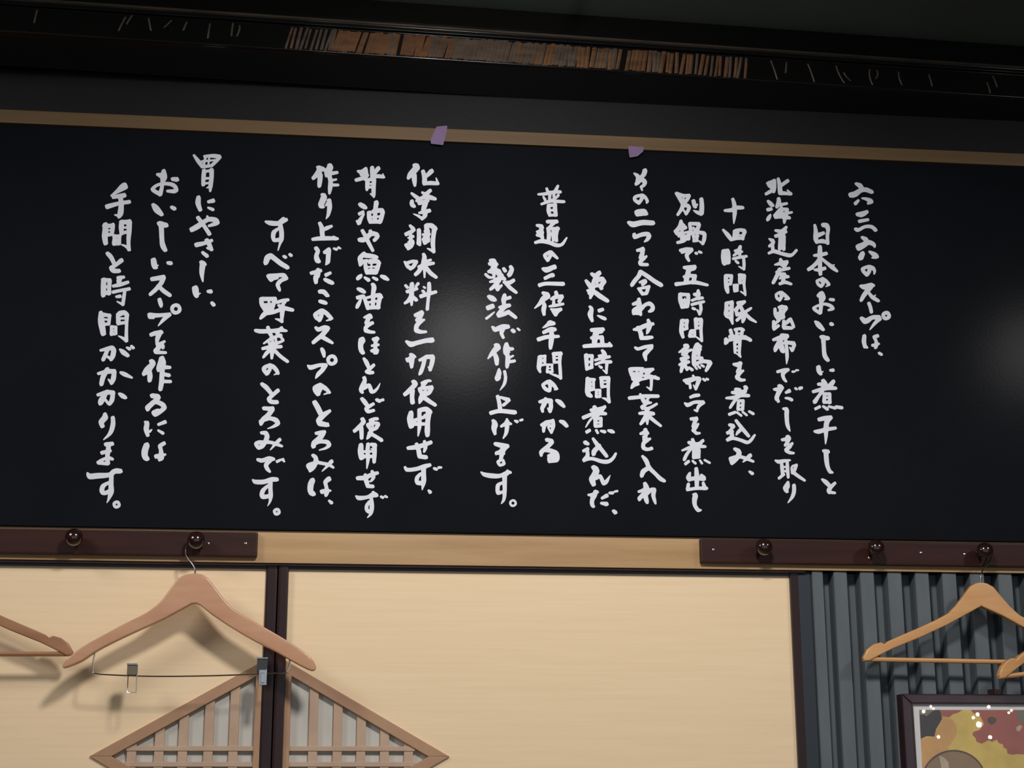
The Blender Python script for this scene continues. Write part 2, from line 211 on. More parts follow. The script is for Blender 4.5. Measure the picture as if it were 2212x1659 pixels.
# ------------------------------------------------------------------ sign board and its brush letters
sb = thing('sign_board', 'long black board with vertical lines of white brush lettering', 'sign', (0, .011, zb1))
boxo('panel', XL, XR, 0, .011, zb1+.0003, zb0, M['board'], sb, bevel=.001)
TILE = """@180,320
手 440,415,80 380,460,50 300,515,16;325,530,40 440,512,52;262,632,55 390,598,42 495,582,42;400,520,50 410,610,52 402,700,58 385,745,35;395,735,35 340,722,14
間 240,830,55 238,900,60 232,960,60 240,1025,52;320,830,44 315,880,44 310,930,36;230,845,50 320,838,40;245,890,20 310,888,20;240,940,44 305,932,36;415,800,50 410,860,52 412,925,40;495,800,60 495,900,50 488,1000,42 492,1095,40;410,800,44 500,800,50;420,860,24 490,858,24;412,920,36 480,905,36;500,1100,30 455,1060,25 415,1045,14;340,950,38 335,1030,50;390,950,38 385,1030,44;330,955,34 395,950,34;330,1035,38 390,1032,34;340,990,18 390,988,18
と 262,1140,42 300,1180,50 335,1250,45;410,1215,50 350,1265,40 305,1295,50 330,1325,48 385,1328,44
お 800,285,30 850,300,60;870,250,45 868,310,70 855,370,40 848,430,38 830,500,45;830,500,40 760,460,40 750,440,36 800,400,34 880,385,36 960,395,40 1000,430,44 990,465,46 910,465,30;965,335,40 1010,340,50
い 755,615,40 790,660,70 845,715,45;955,640,36 985,655,42
し 820,815,50 895,835,50;840,820,55 845,900,52 850,1000,50 862,1060,60 885,1100,46
い 760,1215,60 768,1270,62 785,1290,40;790,1275,25 810,1265,10;915,1240,36 945,1245,42
ス 745,1415,46 810,1405,50 865,1395,50;865,1400,50 840,1460,46 780,1530,44 725,1580,38;810,1490,40 870,1545,44 935,1590,40
胃 1195,80,26 1240,140,44 1285,200,40;1310,90,30 1400,85,40 1470,95,44;1475,100,34 1440,140,34 1385,190,36;1285,200,36 1340,198,34 1390,190,30;1320,100,26 1310,140,24 1300,190,24;1360,100,20 1350,190,20;1280,145,24 1430,130,20;1305,245,44 1298,320,44 1295,395,40;1385,240,50 1385,320,44 1375,400,44 1370,465,24;1380,410,34 1335,430,14;1300,330,30 1370,325,24;1300,385,26 1370,375,22;1305,255,30 1370,245,30
に 1245,535,46 1240,600,56 1262,665,44;1355,580,36 1400,570,48;1350,645,24 1400,665,34
や 1175,880,56 1230,850,60 1300,800,50 1360,770,50 1430,780,50 1440,810,50 1360,840,30;1240,755,44 1290,820,42 1360,925,46;1340,740,26 1350,770,40
さ 1225,1045,52 1300,1030,44 1385,1000,36;1335,1000,50 1360,1040,50 1385,1095,40;1340,1080,25 1385,1095,30;1290,1130,34 1335,1165,42
し 1275,1235,44 1310,1255,44;1290,1250,60 1280,1350,50 1290,1440,18
い 1210,1520,70 1215,1570,64 1225,1600,40;1240,1580,24 1265,1568,10;1348,1548,34 1375,1550,46
@180,560
時 220,225,50 218,300,56 215,390,48;285,230,46 280,300,40 278,370,44;215,225,46 285,230,40;225,300,34 280,298,30;220,365,50 280,362,42;375,200,34 435,195,34;400,200,44 385,235,50 380,270,30;325,290,34 400,275,44 480,250,36;325,355,38 420,335,36 495,322,38;450,335,30 440,400,36 428,490,34;428,490,30 365,458,14;360,405,30 395,402,40
間 190,580,44 195,680,70 215,800,60;285,605,34 280,660,34 275,700,34;200,600,50 290,608,30;215,650,24 280,655,20;215,705,40 275,700,30;375,620,44 380,690,50;395,580,44 440,575,44 470,600,50;380,600,50 430,580,50;470,600,46 468,700,34 465,800,36 465,880,40;465,885,30 430,855,30 380,830,12;390,640,24 460,640,24;385,695,36 450,685,36;305,730,30 305,810,40;350,735,34 350,800,36;300,728,28 355,735,28;305,808,38 350,805,34;310,768,16 350,768,16
が 265,970,40 245,1020,40 215,1085,40;190,985,30 300,960,50 335,975,34;330,980,50 320,1040,50 300,1085,36;265,1055,30 300,1085,20;395,975,20 430,1005,50 480,1040,40;470,955,22 500,970,36;520,940,28 540,958,34
か 165,1235,34 260,1215,50 335,1210,44;260,1190,46 215,1270,50 195,1350,44;335,1215,46 325,1290,50 305,1340,36;305,1340,34 272,1300,18;405,1225,30 450,1245,44 525,1280,22
か 160,1465,36 250,1440,50 325,1440,40;255,1430,40 200,1520,60 185,1555,50;320,1450,46 310,1520,46 285,1565,36;240,1520,30 270,1560,30;390,1455,30 420,1475,48 455,1495,38
ー 825,440,46 835,480,48 840,510,30
プ 715,600,44 800,608,44 930,595,36;930,600,44 870,650,40 810,720,12;720,620,50 760,635,24;o 1000,538,42,38
を 735,815,44 780,800,50 845,790,40;830,790,50 800,860,44 795,905,30;875,890,30 820,925,44 810,960,50 780,990,44 795,1005,40 890,1010,30;800,920,40 850,930,50 860,960,30
作 735,1105,50 755,1125,50 700,1190,70 655,1240,44;715,1210,50 720,1260,54 715,1310,44;850,1075,60 850,1120,80 820,1180,60 810,1205,30;850,1165,50 935,1170,34;855,1170,50 850,1250,50 845,1330,50 832,1405,44;860,1240,36 925,1255,40;860,1320,36 940,1322,36
、 1390,475,38 1408,492,42
@180,800
る 745,275,50 810,290,50 760,345,50 700,400,56 695,425,40;745,350,44 800,345,44 860,375,50 870,410,50 800,470,44 775,480,40 755,455,36 800,430,30 830,440,30
に 670,560,30 690,580,44;690,570,46 680,640,54 695,700,40;720,660,30 740,640,12;815,585,34 880,560,44;810,650,24 860,680,34
は 685,810,60 665,870,64 665,930,64 690,955,50;870,790,44 830,820,44 840,870,44 840,940,60 825,965,40;790,930,50 850,920,40 885,910,24
り 235,475,40 235,510,60 195,560,56 205,600,50;320,515,44 320,590,48 290,680,40 220,750,12
ま 245,800,44 310,795,46;275,800,44 268,870,50 260,930,44 265,1000,48;205,890,44 290,870,36;160,995,36 210,965,36 270,945,34 315,960,32;165,1000,36 265,1010,36
す 45,1110,20 70,1145,56 150,1140,60 280,1130,50 340,1090,56 400,1090,50;305,1130,44 300,1230,50 300,1310,56 275,1390,26 255,1430,10;270,1215,34 215,1250,46 200,1310,46 240,1325,46 290,1300,44
。 o 360,1450,28,32
@540,340
す 170,695,24 220,710,48 300,715,50 350,690,56 390,675,40;360,665,40 340,690,50;325,720,50 340,800,50 340,880,46 325,930,26 303,1005,12;300,775,34 258,810,44 250,865,44 265,895,40 320,890,44
べ 170,1140,50 190,1085,60 220,1065,54 260,1090,50 330,1145,50 405,1190,44;365,1070,30 385,1080,34;430,1050,32 445,1060,34
て 200,1285,46 230,1320,50;205,1280,44 280,1275,40 360,1275,46 390,1305,46;385,1310,44 330,1335,44 300,1375,42 310,1410,42 322,1440,24;220,1310,50 290,1300,40
作 735,110,40 755,125,56 735,170,56 685,225,40;760,190,50 755,250,50 748,310,40;860,90,50 865,110,64 835,165,60 825,200,34;870,175,44 940,165,34;855,190,50 870,260,46 865,330,46 858,390,26;880,250,30 930,240,24;880,300,34 950,300,30;780,120,40 800,135,40
り 780,405,36 800,425,60 780,480,60 765,520,54 790,535,36;855,470,50 860,540,50 845,620,34 822,665,10;820,520,20 850,470,26
上 755,715,40 775,760,50 780,820,50 785,870,44;800,780,36 830,765,46 880,745,30;680,885,36 740,878,44 850,875,44 945,880,30;900,870,44 930,880,36
げ 715,985,46 735,1010,40 718,1060,44 725,1105,60 745,1125,40;850,1000,50 810,1025,40 800,1020,20;850,1000,50 845,1080,48 840,1130,44 820,1160,16;905,985,22 935,995,30;955,975,26 978,985,18
た 665,1250,40 710,1240,44 760,1225,40;735,1215,40 730,1280,48 700,1290,30;735,1250,50 710,1310,50 712,1350,40;825,1270,44 865,1250,34;810,1320,36 850,1340,44 890,1358,40
こ 755,1450,44 800,1455,46 845,1495,30;800,1460,40 830,1490,40;755,1555,36 790,1565,42 820,1575,36
背 1165,150,24 1205,160,50 1240,140,50;1250,125,40 1255,190,46 1245,235,40;1200,190,30 1245,180,30;1150,245,40 1220,225,44 1270,195,30;1320,115,44 1320,170,46 1325,215,44;1385,120,46 1350,165,40;1320,205,44 1400,205,40 1445,215,30;1435,180,14 1445,210,20;1270,255,46 1265,310,40 1262,350,30;1290,240,36 1345,240,34;1340,245,44 1335,330,44 1335,400,40 1338,430,20;1330,410,30 1300,395,14;1275,290,22 1330,288,20;1275,325,30 1330,320,26
油 1190,510,44 1225,530,50 1250,545,36;1185,610,40 1220,590,34;1230,615,20 1200,660,36 1175,710,46;1155,690,26 1180,700,46;1365,490,50 1355,560,44 1350,640,44 1345,690,44;1285,600,44 1290,660,50 1300,695,44;1340,580,44 1420,575,50 1435,600,40;1435,590,40 1420,650,44 1405,700,40;1290,595,30 1340,590,30;1300,695,44 1400,695,42;1300,648,22 1400,640,26
や 1185,890,46 1230,890,56 1270,860,50 1310,825,50 1370,835,44 1375,860,40 1345,895,40;1215,795,40 1240,840,44 1285,930,44 1325,1005,36;1300,800,40 1320,830,40
魚 1230,1045,50 1190,1090,50 1195,1140,50 1190,1165,30;1250,1060,50 1330,1070,44 1370,1080,34;1370,1080,26 1340,1110,30 1290,1110,20;1245,1120,34 1250,1190,44 1265,1240,50;1290,1135,34 1370,1125,44 1395,1140,40;1395,1140,36 1375,1200,46 1355,1240,50;1320,1110,24 1310,1180,20 1305,1240,20;1270,1185,20 1370,1180,20;1265,1245,40 1360,1245,44;1270,1215,20 1350,1212,20;1210,1130,50 1260,1120,40;1165,1310,40 1185,1290,46 1200,1275,30;1240,1300,26 1280,1325,40;1330,1300,26 1370,1320,34;1420,1285,34 1455,1300,46 1490,1320,30
油 1165,1420,30 1200,1435,46 1235,1455,36;1165,1515,44 1210,1505,44 1230,1500,30;1200,1530,22 1170,1590,40 1155,1620,34;1325,1375,40 1340,1400,50 1330,1470,44 1330,1540,44 1325,1610,40;1235,1530,30 1255,1570,46 1275,1625,50;1320,1500,40 1395,1490,46 1420,1510,36;1405,1510,44 1390,1570,44 1385,1625,40;1250,1520,30 1330,1500,30;1270,1625,40 1390,1620,40;1260,1570,26 1390,1550,26
化 1780,90,50 1800,110,66 1740,180,60 1710,225,34;1775,190,50 1775,250,50 1780,305,30;1870,155,44 1885,220,50 1885,280,50;1960,150,50 1920,190,44 1890,210,40;1880,285,36 1950,278,44 2030,285,34;2010,225,14 2025,270,30
学 1745,390,26 1790,425,40 1830,455,40;1860,380,24 1890,400,40;1945,360,40 1900,400,44;1750,475,40 1750,510,48 1775,530,34;1800,470,30 1880,430,46 1930,430,50 2000,450,34;1830,495,44 1890,480,46 1920,470,36;1900,490,46 1880,540,50 1870,575,40;1830,600,26 1880,590,44 1935,578,44;1890,590,50 1890,630,44 1860,665,34;1860,665,30 1820,635,26 1765,612,10
調 1730,740,30 1760,770,44;1690,830,46 1740,805,44 1775,785,30;1720,810,30 1740,860,40 1730,900,30;1710,870,20 1760,855,34;1710,915,20 1760,905,30;1690,950,46 1710,985,36;1755,920,44 1740,965,36 1710,990,30;1690,945,30 1760,925,30;1825,790,46 1825,860,44 1825,920,50;1820,930,44 1835,945,30;1910,735,46 1960,740,50 2000,770,50;1900,740,40 1905,810,40 1900,850,30;1990,780,50 1980,860,44 1975,940,46 1985,1020,36;1985,1020,30 1950,1000,26 1915,985,12;1925,775,24 1930,830,30 1925,880,20;1890,800,30 1935,795,20;1870,835,30 1940,830,26;1885,870,40 1890,920,50;1880,890,50 1920,900,50;1870,890,30 1930,880,36
味 1670,1130,24 1700,1175,40 1735,1200,36;1690,1145,40 1750,1125,36 1800,1125,30;1795,1130,40 1765,1180,40 1735,1205,36;1875,1050,36 1885,1080,46 1870,1150,44;1830,1185,44 1890,1160,44 1980,1145,34;1910,1120,30 1950,1110,30;1860,1170,44 1825,1230,44 1790,1265,40;1885,1170,40 1885,1230,30 1885,1295,20;1900,1190,44 1950,1250,44 2010,1295,34
料 1680,1385,30 1700,1405,34;1815,1365,34 1790,1395,24;1750,1370,46 1745,1430,50 1745,1500,48 1745,1595,24;1700,1450,40 1740,1440,40 1800,1420,36;1740,1500,40 1710,1550,40 1675,1575,30;1760,1510,40 1795,1540,40;1875,1400,20 1890,1410,24;1865,1445,30 1880,1455,30;1935,1365,40 1935,1440,44 1925,1530,34 1915,1640,36;1850,1500,46 1910,1480,44 2005,1455,36
@540,560
野 120,430,40 130,490,50 160,540,40;130,430,46 200,430,44 270,430,46;265,440,46 250,500,40 235,545,40;205,440,26 205,540,30;140,500,44 250,495,44;160,540,50 230,540,40;205,550,40 150,600,50 115,640,28;180,590,34 260,570,44 340,540,44;295,465,36 350,450,40 410,440,34;385,450,30 350,500,34 330,510,40;310,500,30 360,525,44 460,550,36;350,550,50 345,620,40 345,680,24;345,670,36 310,655,26 275,645,12
菜 60,770,34 120,780,46 250,775,44 330,765,44 395,775,24;195,740,40 215,800,44 235,830,34;340,745,40 290,800,34;310,820,36 330,830,44;335,820,30 290,835,36 220,865,36 150,910,20;230,850,36 250,900,34;340,850,30 355,880,30 280,910,34 210,910,34;275,850,26 285,900,30;140,965,36 220,950,44 335,945,36;240,920,44 240,990,46 235,1070,28;225,970,40 180,1015,40 145,1060,26;260,980,40 330,1050,38 405,1105,34
の 215,1150,40 215,1190,36 185,1235,44;215,1145,36 165,1165,44 150,1195,44 180,1235,44;210,1145,40 255,1165,44 290,1205,44 305,1235,30;300,1230,30 260,1250,10
の 770,560,50 770,610,44 750,660,40;765,560,50 710,595,46 715,625,50 750,655,40;780,560,50 820,580,44 850,610,46 885,640,30;870,650,30 825,665,12
ス 710,740,30 740,760,46 800,740,50 845,745,40;830,760,50 780,820,50 730,860,46 685,900,40;780,840,44 840,875,40 890,905,28
ー 775,970,34 790,1000,50 800,1050,30
プ 625,1150,20 660,1170,50 750,1145,40 820,1145,40;810,1150,50 780,1200,46 740,1240,44 710,1285,16;o 885,1090,42,38
の 760,1360,46 755,1400,50 735,1455,40;750,1360,46 705,1385,46 700,1420,40 735,1455,50;770,1370,50 820,1400,44 860,1440,30;855,1440,26 800,1460,14
を 1235,630,24 1290,615,50 1310,630,30;1290,610,44 1275,650,44 1255,690,40;1320,690,40 1280,710,44 1250,740,40 1250,765,44;1250,770,44 1290,785,36 1340,790,30;1265,680,34 1300,700,30
ほ 1210,875,70 1195,920,54 1200,980,54 1220,1010,44;1335,865,40 1380,860,36;1365,860,50 1355,900,40 1355,960,40 1365,1010,40;1320,935,30 1385,925,30;1315,990,34 1350,985,50 1380,985,30;1345,1015,30 1370,1000,40
と 1230,1075,30 1260,1120,50 1285,1180,36;1335,1145,36 1290,1190,36 1255,1215,30 1290,1225,40 1325,1225,36
を 1790,605,44 1850,580,54;1855,580,50 1830,630,50 1800,660,34;1880,655,24 1840,675,46 1800,720,46 1795,765,48;1795,770,46 1840,785,40 1900,785,28;1820,650,34 1850,670,40
一 1690,890,30 1740,920,56 1800,905,50 1900,880,50 1965,875,56
切 1735,1030,34 1755,1055,56 1710,1090,50 1690,1075,24;1750,1060,56 1745,1120,50 1745,1165,34;1770,1050,40 1785,1055,24;1900,1060,46 1835,1090,34;1905,1055,44 1970,1055,50;1975,1060,46 1965,1120,46 1945,1195,36;1885,1080,44 1870,1150,40 1845,1220,40 1830,1245,24;1950,1200,24 1925,1165,14
@540,800
と 130,150,40 180,190,50 225,245,44;300,220,44 250,265,40 205,310,44 230,340,44 290,345,44;300,330,30
ろ 150,410,40 200,415,44 245,410,40;240,425,50 200,480,50 140,535,50 120,585,30;160,530,50 220,520,40 280,540,50 300,575,46 250,610,30 190,630,10;110,550,30 115,580,30
み 125,675,34 170,680,46 185,715,50 165,770,44 130,820,50 100,840,36;150,780,40 90,780,44 65,800,40 90,835,40;165,775,40 230,780,34 290,800,34 345,820,26;320,750,40 280,790,34 220,860,12
で 85,965,34 130,975,44 200,955,50 255,960,36;220,970,46 175,1020,44 185,1060,46 215,1095,26;295,985,34 325,970,30;355,965,36 370,985,22
す 30,1185,20 60,1205,44 150,1205,50 230,1180,50 290,1180,44;220,1190,50 220,1270,46 225,1350,44 215,1420,24 190,1465,8;190,1250,34 140,1300,44 130,1360,46 180,1365,46 220,1350,44
。 o 290,1528,26,32
と 700,350,54 730,400,60 760,460,60;860,440,36 800,480,56 745,540,56 750,570,56;760,575,56 830,590,46;840,580,30 850,600,20
ろ 715,680,34 760,675,46 805,665,36;790,680,50 755,730,56 695,780,50 685,820,50;700,790,44 760,770,40 830,775,44 855,805,44 820,840,30 750,862,14;680,810,34
み 680,920,36 710,945,46 710,990,50 680,1050,50 650,1085,36;690,1010,50 640,1020,44 625,1040,36 650,1075,36;710,990,36 780,1005,34 850,1020,34 900,1050,26;880,985,44 850,1020,34 780,1090,12
は 675,1190,56 655,1240,60 655,1310,60 685,1335,50;850,1175,56 815,1210,44 825,1260,40 830,1310,46 820,1350,36;780,1310,50 830,1305,44 870,1300,20
、 855,1410,26 880,1430,38
ん 1235,85,44 1240,110,40 1220,170,56 1200,215,46 1215,240,30;1230,190,50 1280,165,44 1300,190,44 1310,225,46 1340,230,36 1380,190,24 1405,140,8
ど 1210,310,40 1240,345,50 1275,390,40;1330,365,36 1280,395,40 1255,420,40 1280,445,40 1335,435,34;1370,320,36 1400,335,34;1410,325,26 1435,320,34
使 1215,530,46 1225,560,46 1170,620,44 1130,655,40;1200,620,50 1205,680,44 1205,730,40;1300,540,36 1340,525,34 1375,525,34;1325,540,40 1300,570,34;1280,590,50 1350,570,34 1385,580,40;1270,600,30 1310,640,40;1385,585,40 1355,630,40 1300,640,34;1330,590,20 1320,630,20;1315,640,40 1290,700,44 1265,740,20;1290,680,40 1350,710,36 1420,755,40
用 1200,810,50 1195,880,60 1205,940,60;1310,800,36 1350,810,46;1275,800,40 1270,880,44 1275,950,40 1262,1060,14;1345,810,46 1345,900,46 1340,990,36;1215,880,30 1330,875,24;1210,930,40 1330,930,34;1310,850,16 1330,850,16
せ 1165,1165,44 1240,1160,50 1320,1125,46 1375,1110,36;1245,1130,34 1255,1190,50 1270,1245,44;1270,1250,40 1325,1255,40;1320,1095,36 1335,1150,36 1310,1195,24 1285,1200,10
ず 1145,1360,20 1180,1380,46 1270,1370,40 1330,1345,56 1365,1350,44;1330,1320,34 1350,1345,50;1310,1375,34 1315,1440,46 1315,1500,44 1305,1550,30 1270,1590,12;1290,1420,34 1262,1460,36 1262,1510,40 1300,1530,44;1415,1365,26 1435,1375,30;1460,1360,26 1480,1370,22
使 1765,125,46 1785,150,50 1720,220,50 1675,260,44;1755,220,50 1750,290,46 1755,345,50;1865,140,44 1920,115,34 1950,115,24;1890,130,50 1860,180,34;1830,200,36 1900,190,36 1960,185,46;1835,220,40 1870,270,44;1960,195,44 1925,250,44 1860,265,34;1900,200,26 1890,250,30;1870,240,40 1845,310,50 1830,355,20;1860,280,50 1930,330,44 2000,375,36
用 1740,460,50 1730,530,66 1740,600,60;1840,430,50 1900,420,50 1945,450,50;1830,430,44 1830,520,44 1830,610,40 1815,710,14;1930,450,60 1920,550,50 1915,650,56 1915,700,46;1780,540,40 1900,500,34;1780,580,40 1900,580,34;1870,500,16 1890,480,20
せ 1710,840,40 1790,830,50 1870,810,50 1950,780,44;1800,800,40 1820,860,50 1830,920,50;1830,930,44 1900,940,44;1885,770,34 1895,830,40 1880,880,24
ず 1675,1050,30 1700,1075,40 1800,1065,44 1880,1040,50 1940,1025,40;1875,1050,50 1875,1120,50 1875,1200,50 1860,1290,12;1840,1120,34 1805,1160,40 1805,1210,44 1850,1220,46;1990,1060,30 2015,1070,30;2040,1050,30 2065,1050,24
、 1930,1300,26 1945,1315,40
@1030,350
製 150,1065,40 185,1070,46 190,1110,60 180,1150,60 185,1190,60;140,1100,40 215,1105,36;130,1185,36 180,1165,50 240,1180,40;150,1185,40 240,1190,50 230,1215,36;185,1190,44 185,1250,26;95,1215,30 130,1245,30 165,1250,24;290,1155,36 305,1175,40;365,1135,40 378,1160,44 355,1215,46 345,1235,24;335,1215,24 355,1225,26;145,1295,26 200,1280,44 260,1250,50 300,1265,36;270,1225,40 240,1260,40;240,1280,44 200,1330,44 150,1375,34;215,1310,50 220,1360,50 225,1380,36;225,1375,34 265,1335,28;395,1280,40 350,1305,46 290,1300,26;310,1310,34 360,1360,40 425,1410,32
普 755,290,30 770,330,36;875,260,28 850,310,36 840,330,30;665,350,24 740,345,36 830,325,36 900,325,34;790,330,36 785,400,30;830,340,34 835,400,30;720,380,24 735,405,34;880,360,30 860,385,26 840,400,20;700,455,28 800,420,40 850,425,36 940,430,32;775,470,36 775,530,44 785,575,34;845,460,36 845,520,46 855,575,36;780,470,36 850,465,34;785,575,30 850,575,30;780,522,26 850,522,26
通 650,685,30 700,700,44 690,740,40;655,755,34 700,750,44 700,790,36;650,790,30 690,790,50 710,820,34;635,870,34 700,855,44 780,870,40 860,900,40 920,890,34 970,820,18;765,645,40 860,645,44;830,660,40 790,700,34;770,720,40 780,780,46 775,840,40;780,720,30 880,720,34;865,720,46 850,790,50 860,850,36;825,740,36 825,850,30;780,780,30 850,780,26
の 790,980,40 790,1020,36 765,1065,30;785,975,40 735,1010,40 765,1060,40;800,980,46 830,1005,40 870,1040,26
三 715,1155,34 760,1165,60 830,1135,50 840,1140,44;740,1255,40 800,1225,44 820,1225,44;680,1330,44 740,1315,40 830,1315,40 930,1318,44
更 1240,1210,34 1280,1230,50 1320,1200,50;1180,1285,34 1215,1330,50 1245,1370,44;1320,1215,30 1280,1260,44 1260,1300,40 1245,1400,50 1225,1470,26;1270,1290,50 1350,1265,50 1375,1300,40;1375,1290,46 1340,1340,50 1345,1365,40;1260,1345,34 1345,1330,34;1300,1300,26 1300,1340,26;1200,1390,34 1260,1400,44 1330,1450,50 1410,1500,40;1210,1420,30 1235,1425,50
そ 1700,125,20 1740,160,46 1740,215,50 1720,240,34;1815,95,50 1800,140,46 1750,190,44;1740,215,40 1780,195,44 1815,215,44 1800,255,36 1775,270,30 1785,305,20
の 1785,370,40 1780,400,36 1750,445,36;1780,360,36 1715,375,36 1705,410,36 1745,440,36;1790,360,34 1820,385,36 1840,420,34 1835,440,24
二 1740,550,76 1800,545,70 1830,560,40;1640,655,36 1690,675,60 1790,655,56 1900,660,50
つ 1700,785,40 1710,810,46 1780,785,46 1840,780,46 1860,800,46 1840,840,36 1810,862,16
を 1735,955,34 1790,945,50;1790,940,46 1785,1000,44 1765,1035,36;1830,1020,26 1795,1050,40 1765,1080,40 1770,1105,36 1840,1110,34;1770,1010,34 1800,1035,36
合 1765,1185,40 1750,1230,44 1700,1290,44 1675,1330,40;1775,1190,40 1850,1240,44 1920,1290,44 1990,1330,44;1760,1300,26 1810,1285,40 1825,1300,26 1790,1325,34;1740,1365,20 1770,1400,36 1790,1425,36;1745,1370,28 1850,1350,36;1860,1345,30 1845,1380,36 1830,1420,36;1790,1425,34 1830,1420,36
@1030,580
法 130,305,40 165,325,56 195,340,40;125,425,56 165,410,56;105,540,30 150,505,26 190,470,12;300,290,40 290,340,50 290,380,40;280,340,30 355,315,40;245,420,30 300,410,50 350,400,40;300,420,44 260,460,44 235,500,50;240,510,44 300,490,50 340,470,44;340,470,40 380,500,40 420,530,34
で 170,635,30 200,660,50 270,635,60 335,630,46;280,660,44 265,700,40 285,745,34;385,670,40 400,680,40;440,650,22 460,665,24
作 205,830,44 225,850,64 190,890,56 155,930,40 120,975,14;195,925,40 210,970,54 215,1030,40;320,820,44 320,870,70 310,910,50;350,870,40 385,870,34;320,910,50 335,960,50 330,1020,46 325,1065,34;340,970,30 390,945,24;340,1010,36 405,1000,34;320,890,50 340,900,40
り 240,1090,26 240,1130,50 220,1190,54;230,1200,30 250,1180,24;300,1115,34 310,1180,34 295,1250,30 250,1315,10
倍 715,265,34 760,295,64 720,330,60 680,380,40 625,430,14;725,370,24 730,400,44 720,450,46 725,495,36;855,260,40 865,300,46;805,330,30 850,310,46 920,300,36;920,310,36 890,355,40;830,330,24 830,385,36;785,410,24 850,400,34 930,385,30;800,440,20 840,450,34 905,440,34;815,460,24 850,500,40;910,445,28 870,470,36 850,500,34
手 790,590,60 830,595,40;790,590,50 750,620,34 715,640,16;725,690,40 790,660,50 840,660,44;670,765,48 760,740,44 880,735,32;800,660,50 810,730,50 800,800,50 795,860,36
間 680,960,46 675,1030,50 670,1080,44 685,1120,24;735,945,30 735,1030,26;680,955,40 740,945,24;690,995,20 740,990,20;690,1045,30 735,1040,26;710,990,30 710,1000,30;830,920,34 835,1010,34;830,925,44 905,920,44;900,920,40 895,1010,34 900,1100,36 905,1185,34;840,970,20 895,965,20;835,1015,30 895,1010,28;905,1180,26 860,1160,26 790,1135,14;765,1045,26 760,1115,30;810,1045,26 815,1115,26;760,1040,26 815,1040,24;760,1120,28 815,1115,28;770,1080,14 810,1080,14
の 770,1225,40 790,1270,36 785,1320,36;760,1225,40 715,1260,36 740,1300,40 780,1325,30;785,1220,40 830,1260,44 860,1300,34;870,1300,20 840,1310,16
か 680,1440,34 740,1430,56 800,1430,44;740,1405,30 730,1460,46 705,1510,40 710,1545,30;795,1430,46 800,1490,44 790,1545,36;785,1540,30 765,1510,16;860,1425,30 900,1450,50 940,1490,34
に 1220,415,30 1240,440,40 1225,500,56 1245,565,34;1325,455,44 1355,445,40;1305,510,16 1350,530,34 1385,545,34
五 1240,665,40 1300,665,50 1360,660,44;1290,690,60 1275,750,60 1270,810,50;1240,750,36 1340,745,44;1350,745,46 1355,810,44;1300,680,50 1340,680,50;1160,840,40 1300,830,46 1440,830,40;1430,805,24 1450,835,34
時 1180,940,46 1185,1020,44 1185,1090,30;1245,945,34 1240,1010,34 1240,1070,36;1180,945,40 1245,945,36;1190,1010,26 1240,1010,24;1190,1085,38 1240,1065,38;1355,890,34 1380,930,50 1360,985,40;1280,990,30 1350,970,34 1430,955,34;1320,945,30 1380,935,30;1285,1035,30 1360,1010,34 1445,1010,36;1405,1020,34 1400,1080,30 1400,1130,24;1400,1130,24 1360,1095,12;1320,1055,20 1345,1070,30
わ 1690,385,34 1740,370,50 1760,380,40;1750,335,40 1755,400,50 1750,440,60 1770,500,30;1750,420,50 1700,450,44 1695,485,40;1700,480,40 1750,480,50;1775,440,40 1810,400,40 1860,380,44 1900,410,40 1890,450,44 1860,465,26
せ 1695,660,26 1750,650,50 1830,615,50 1900,600,36;1740,640,40 1770,700,50 1775,750,44;1775,755,36 1840,750,44 1890,745,34;1850,560,34 1865,610,50 1850,670,40 1835,705,16
て 1710,855,26 1740,870,34 1810,850,40 1890,835,34;1885,855,40 1850,890,44 1815,930,50 1825,990,26
野 1655,1090,40 1670,1140,46 1700,1190,44;1660,1090,46 1730,1085,40 1790,1090,44;1785,1090,44 1770,1150,40 1760,1200,44;1730,1090,26 1725,1200,40;1670,1140,40 1770,1140,36;1690,1190,50 1760,1190,44;1740,1200,50 1700,1250,50 1670,1290,26;1690,1260,40 1740,1250,34;1820,1095,34 1900,1090,34;1890,1095,34 1850,1130,34 1830,1145,30;1800,1160,26 1850,1160,36 1960,1190,34;1790,1200,24 1850,1180,34 1930,1165,20;1885,1190,36 1885,1250,30 1880,1310,26;1880,1310,26 1835,1280,12;1810,1110,24 1830,1130,24
@1030,800
上 225,285,40 240,340,44 250,410,46;250,290,24 340,320,44;350,325,30 290,375,36;155,460,46 250,440,44 410,455,46;290,310,14 330,320,30
げ 175,545,34 195,580,60 185,630,54 195,685,34;325,530,26 330,560,50;265,605,30 320,575,44 370,580,24;325,560,50 325,620,44 315,680,36 285,735,14;410,545,20 435,555,34;470,540,28 490,535,28
ま 200,795,40 260,810,50 330,820,44;320,830,40 270,870,50 210,900,34;215,890,36 280,895,50;280,860,60 265,930,40 260,960,40;260,970,30 230,990,36 250,1025,30 290,1010,36 285,975,30
す 45,1100,16 80,1125,40 160,1140,50 250,1140,44 330,1105,44 365,1105,26;330,1085,26 320,1120,46;300,1130,50 300,1220,46 300,1330,40 290,1400,30 265,1440,12;290,1210,30 230,1240,40 225,1310,44 240,1325,40 290,1310,30
。 o 390,1435,30,24
か 700,590,34 750,565,44 820,550,40;750,560,40 725,610,40 720,660,30;820,545,40 825,600,40 805,675,26;800,670,24 770,620,20;900,550,30 935,565,46 970,600,40;780,600,40 810,600,30
る 755,750,40 810,770,44 770,820,46 700,880,46 695,920,30;740,860,44 800,870,44 860,900,50 870,950,44 860,970,44;860,975,40 785,980,44;790,930,60 830,940,60;785,960,50 800,970,50
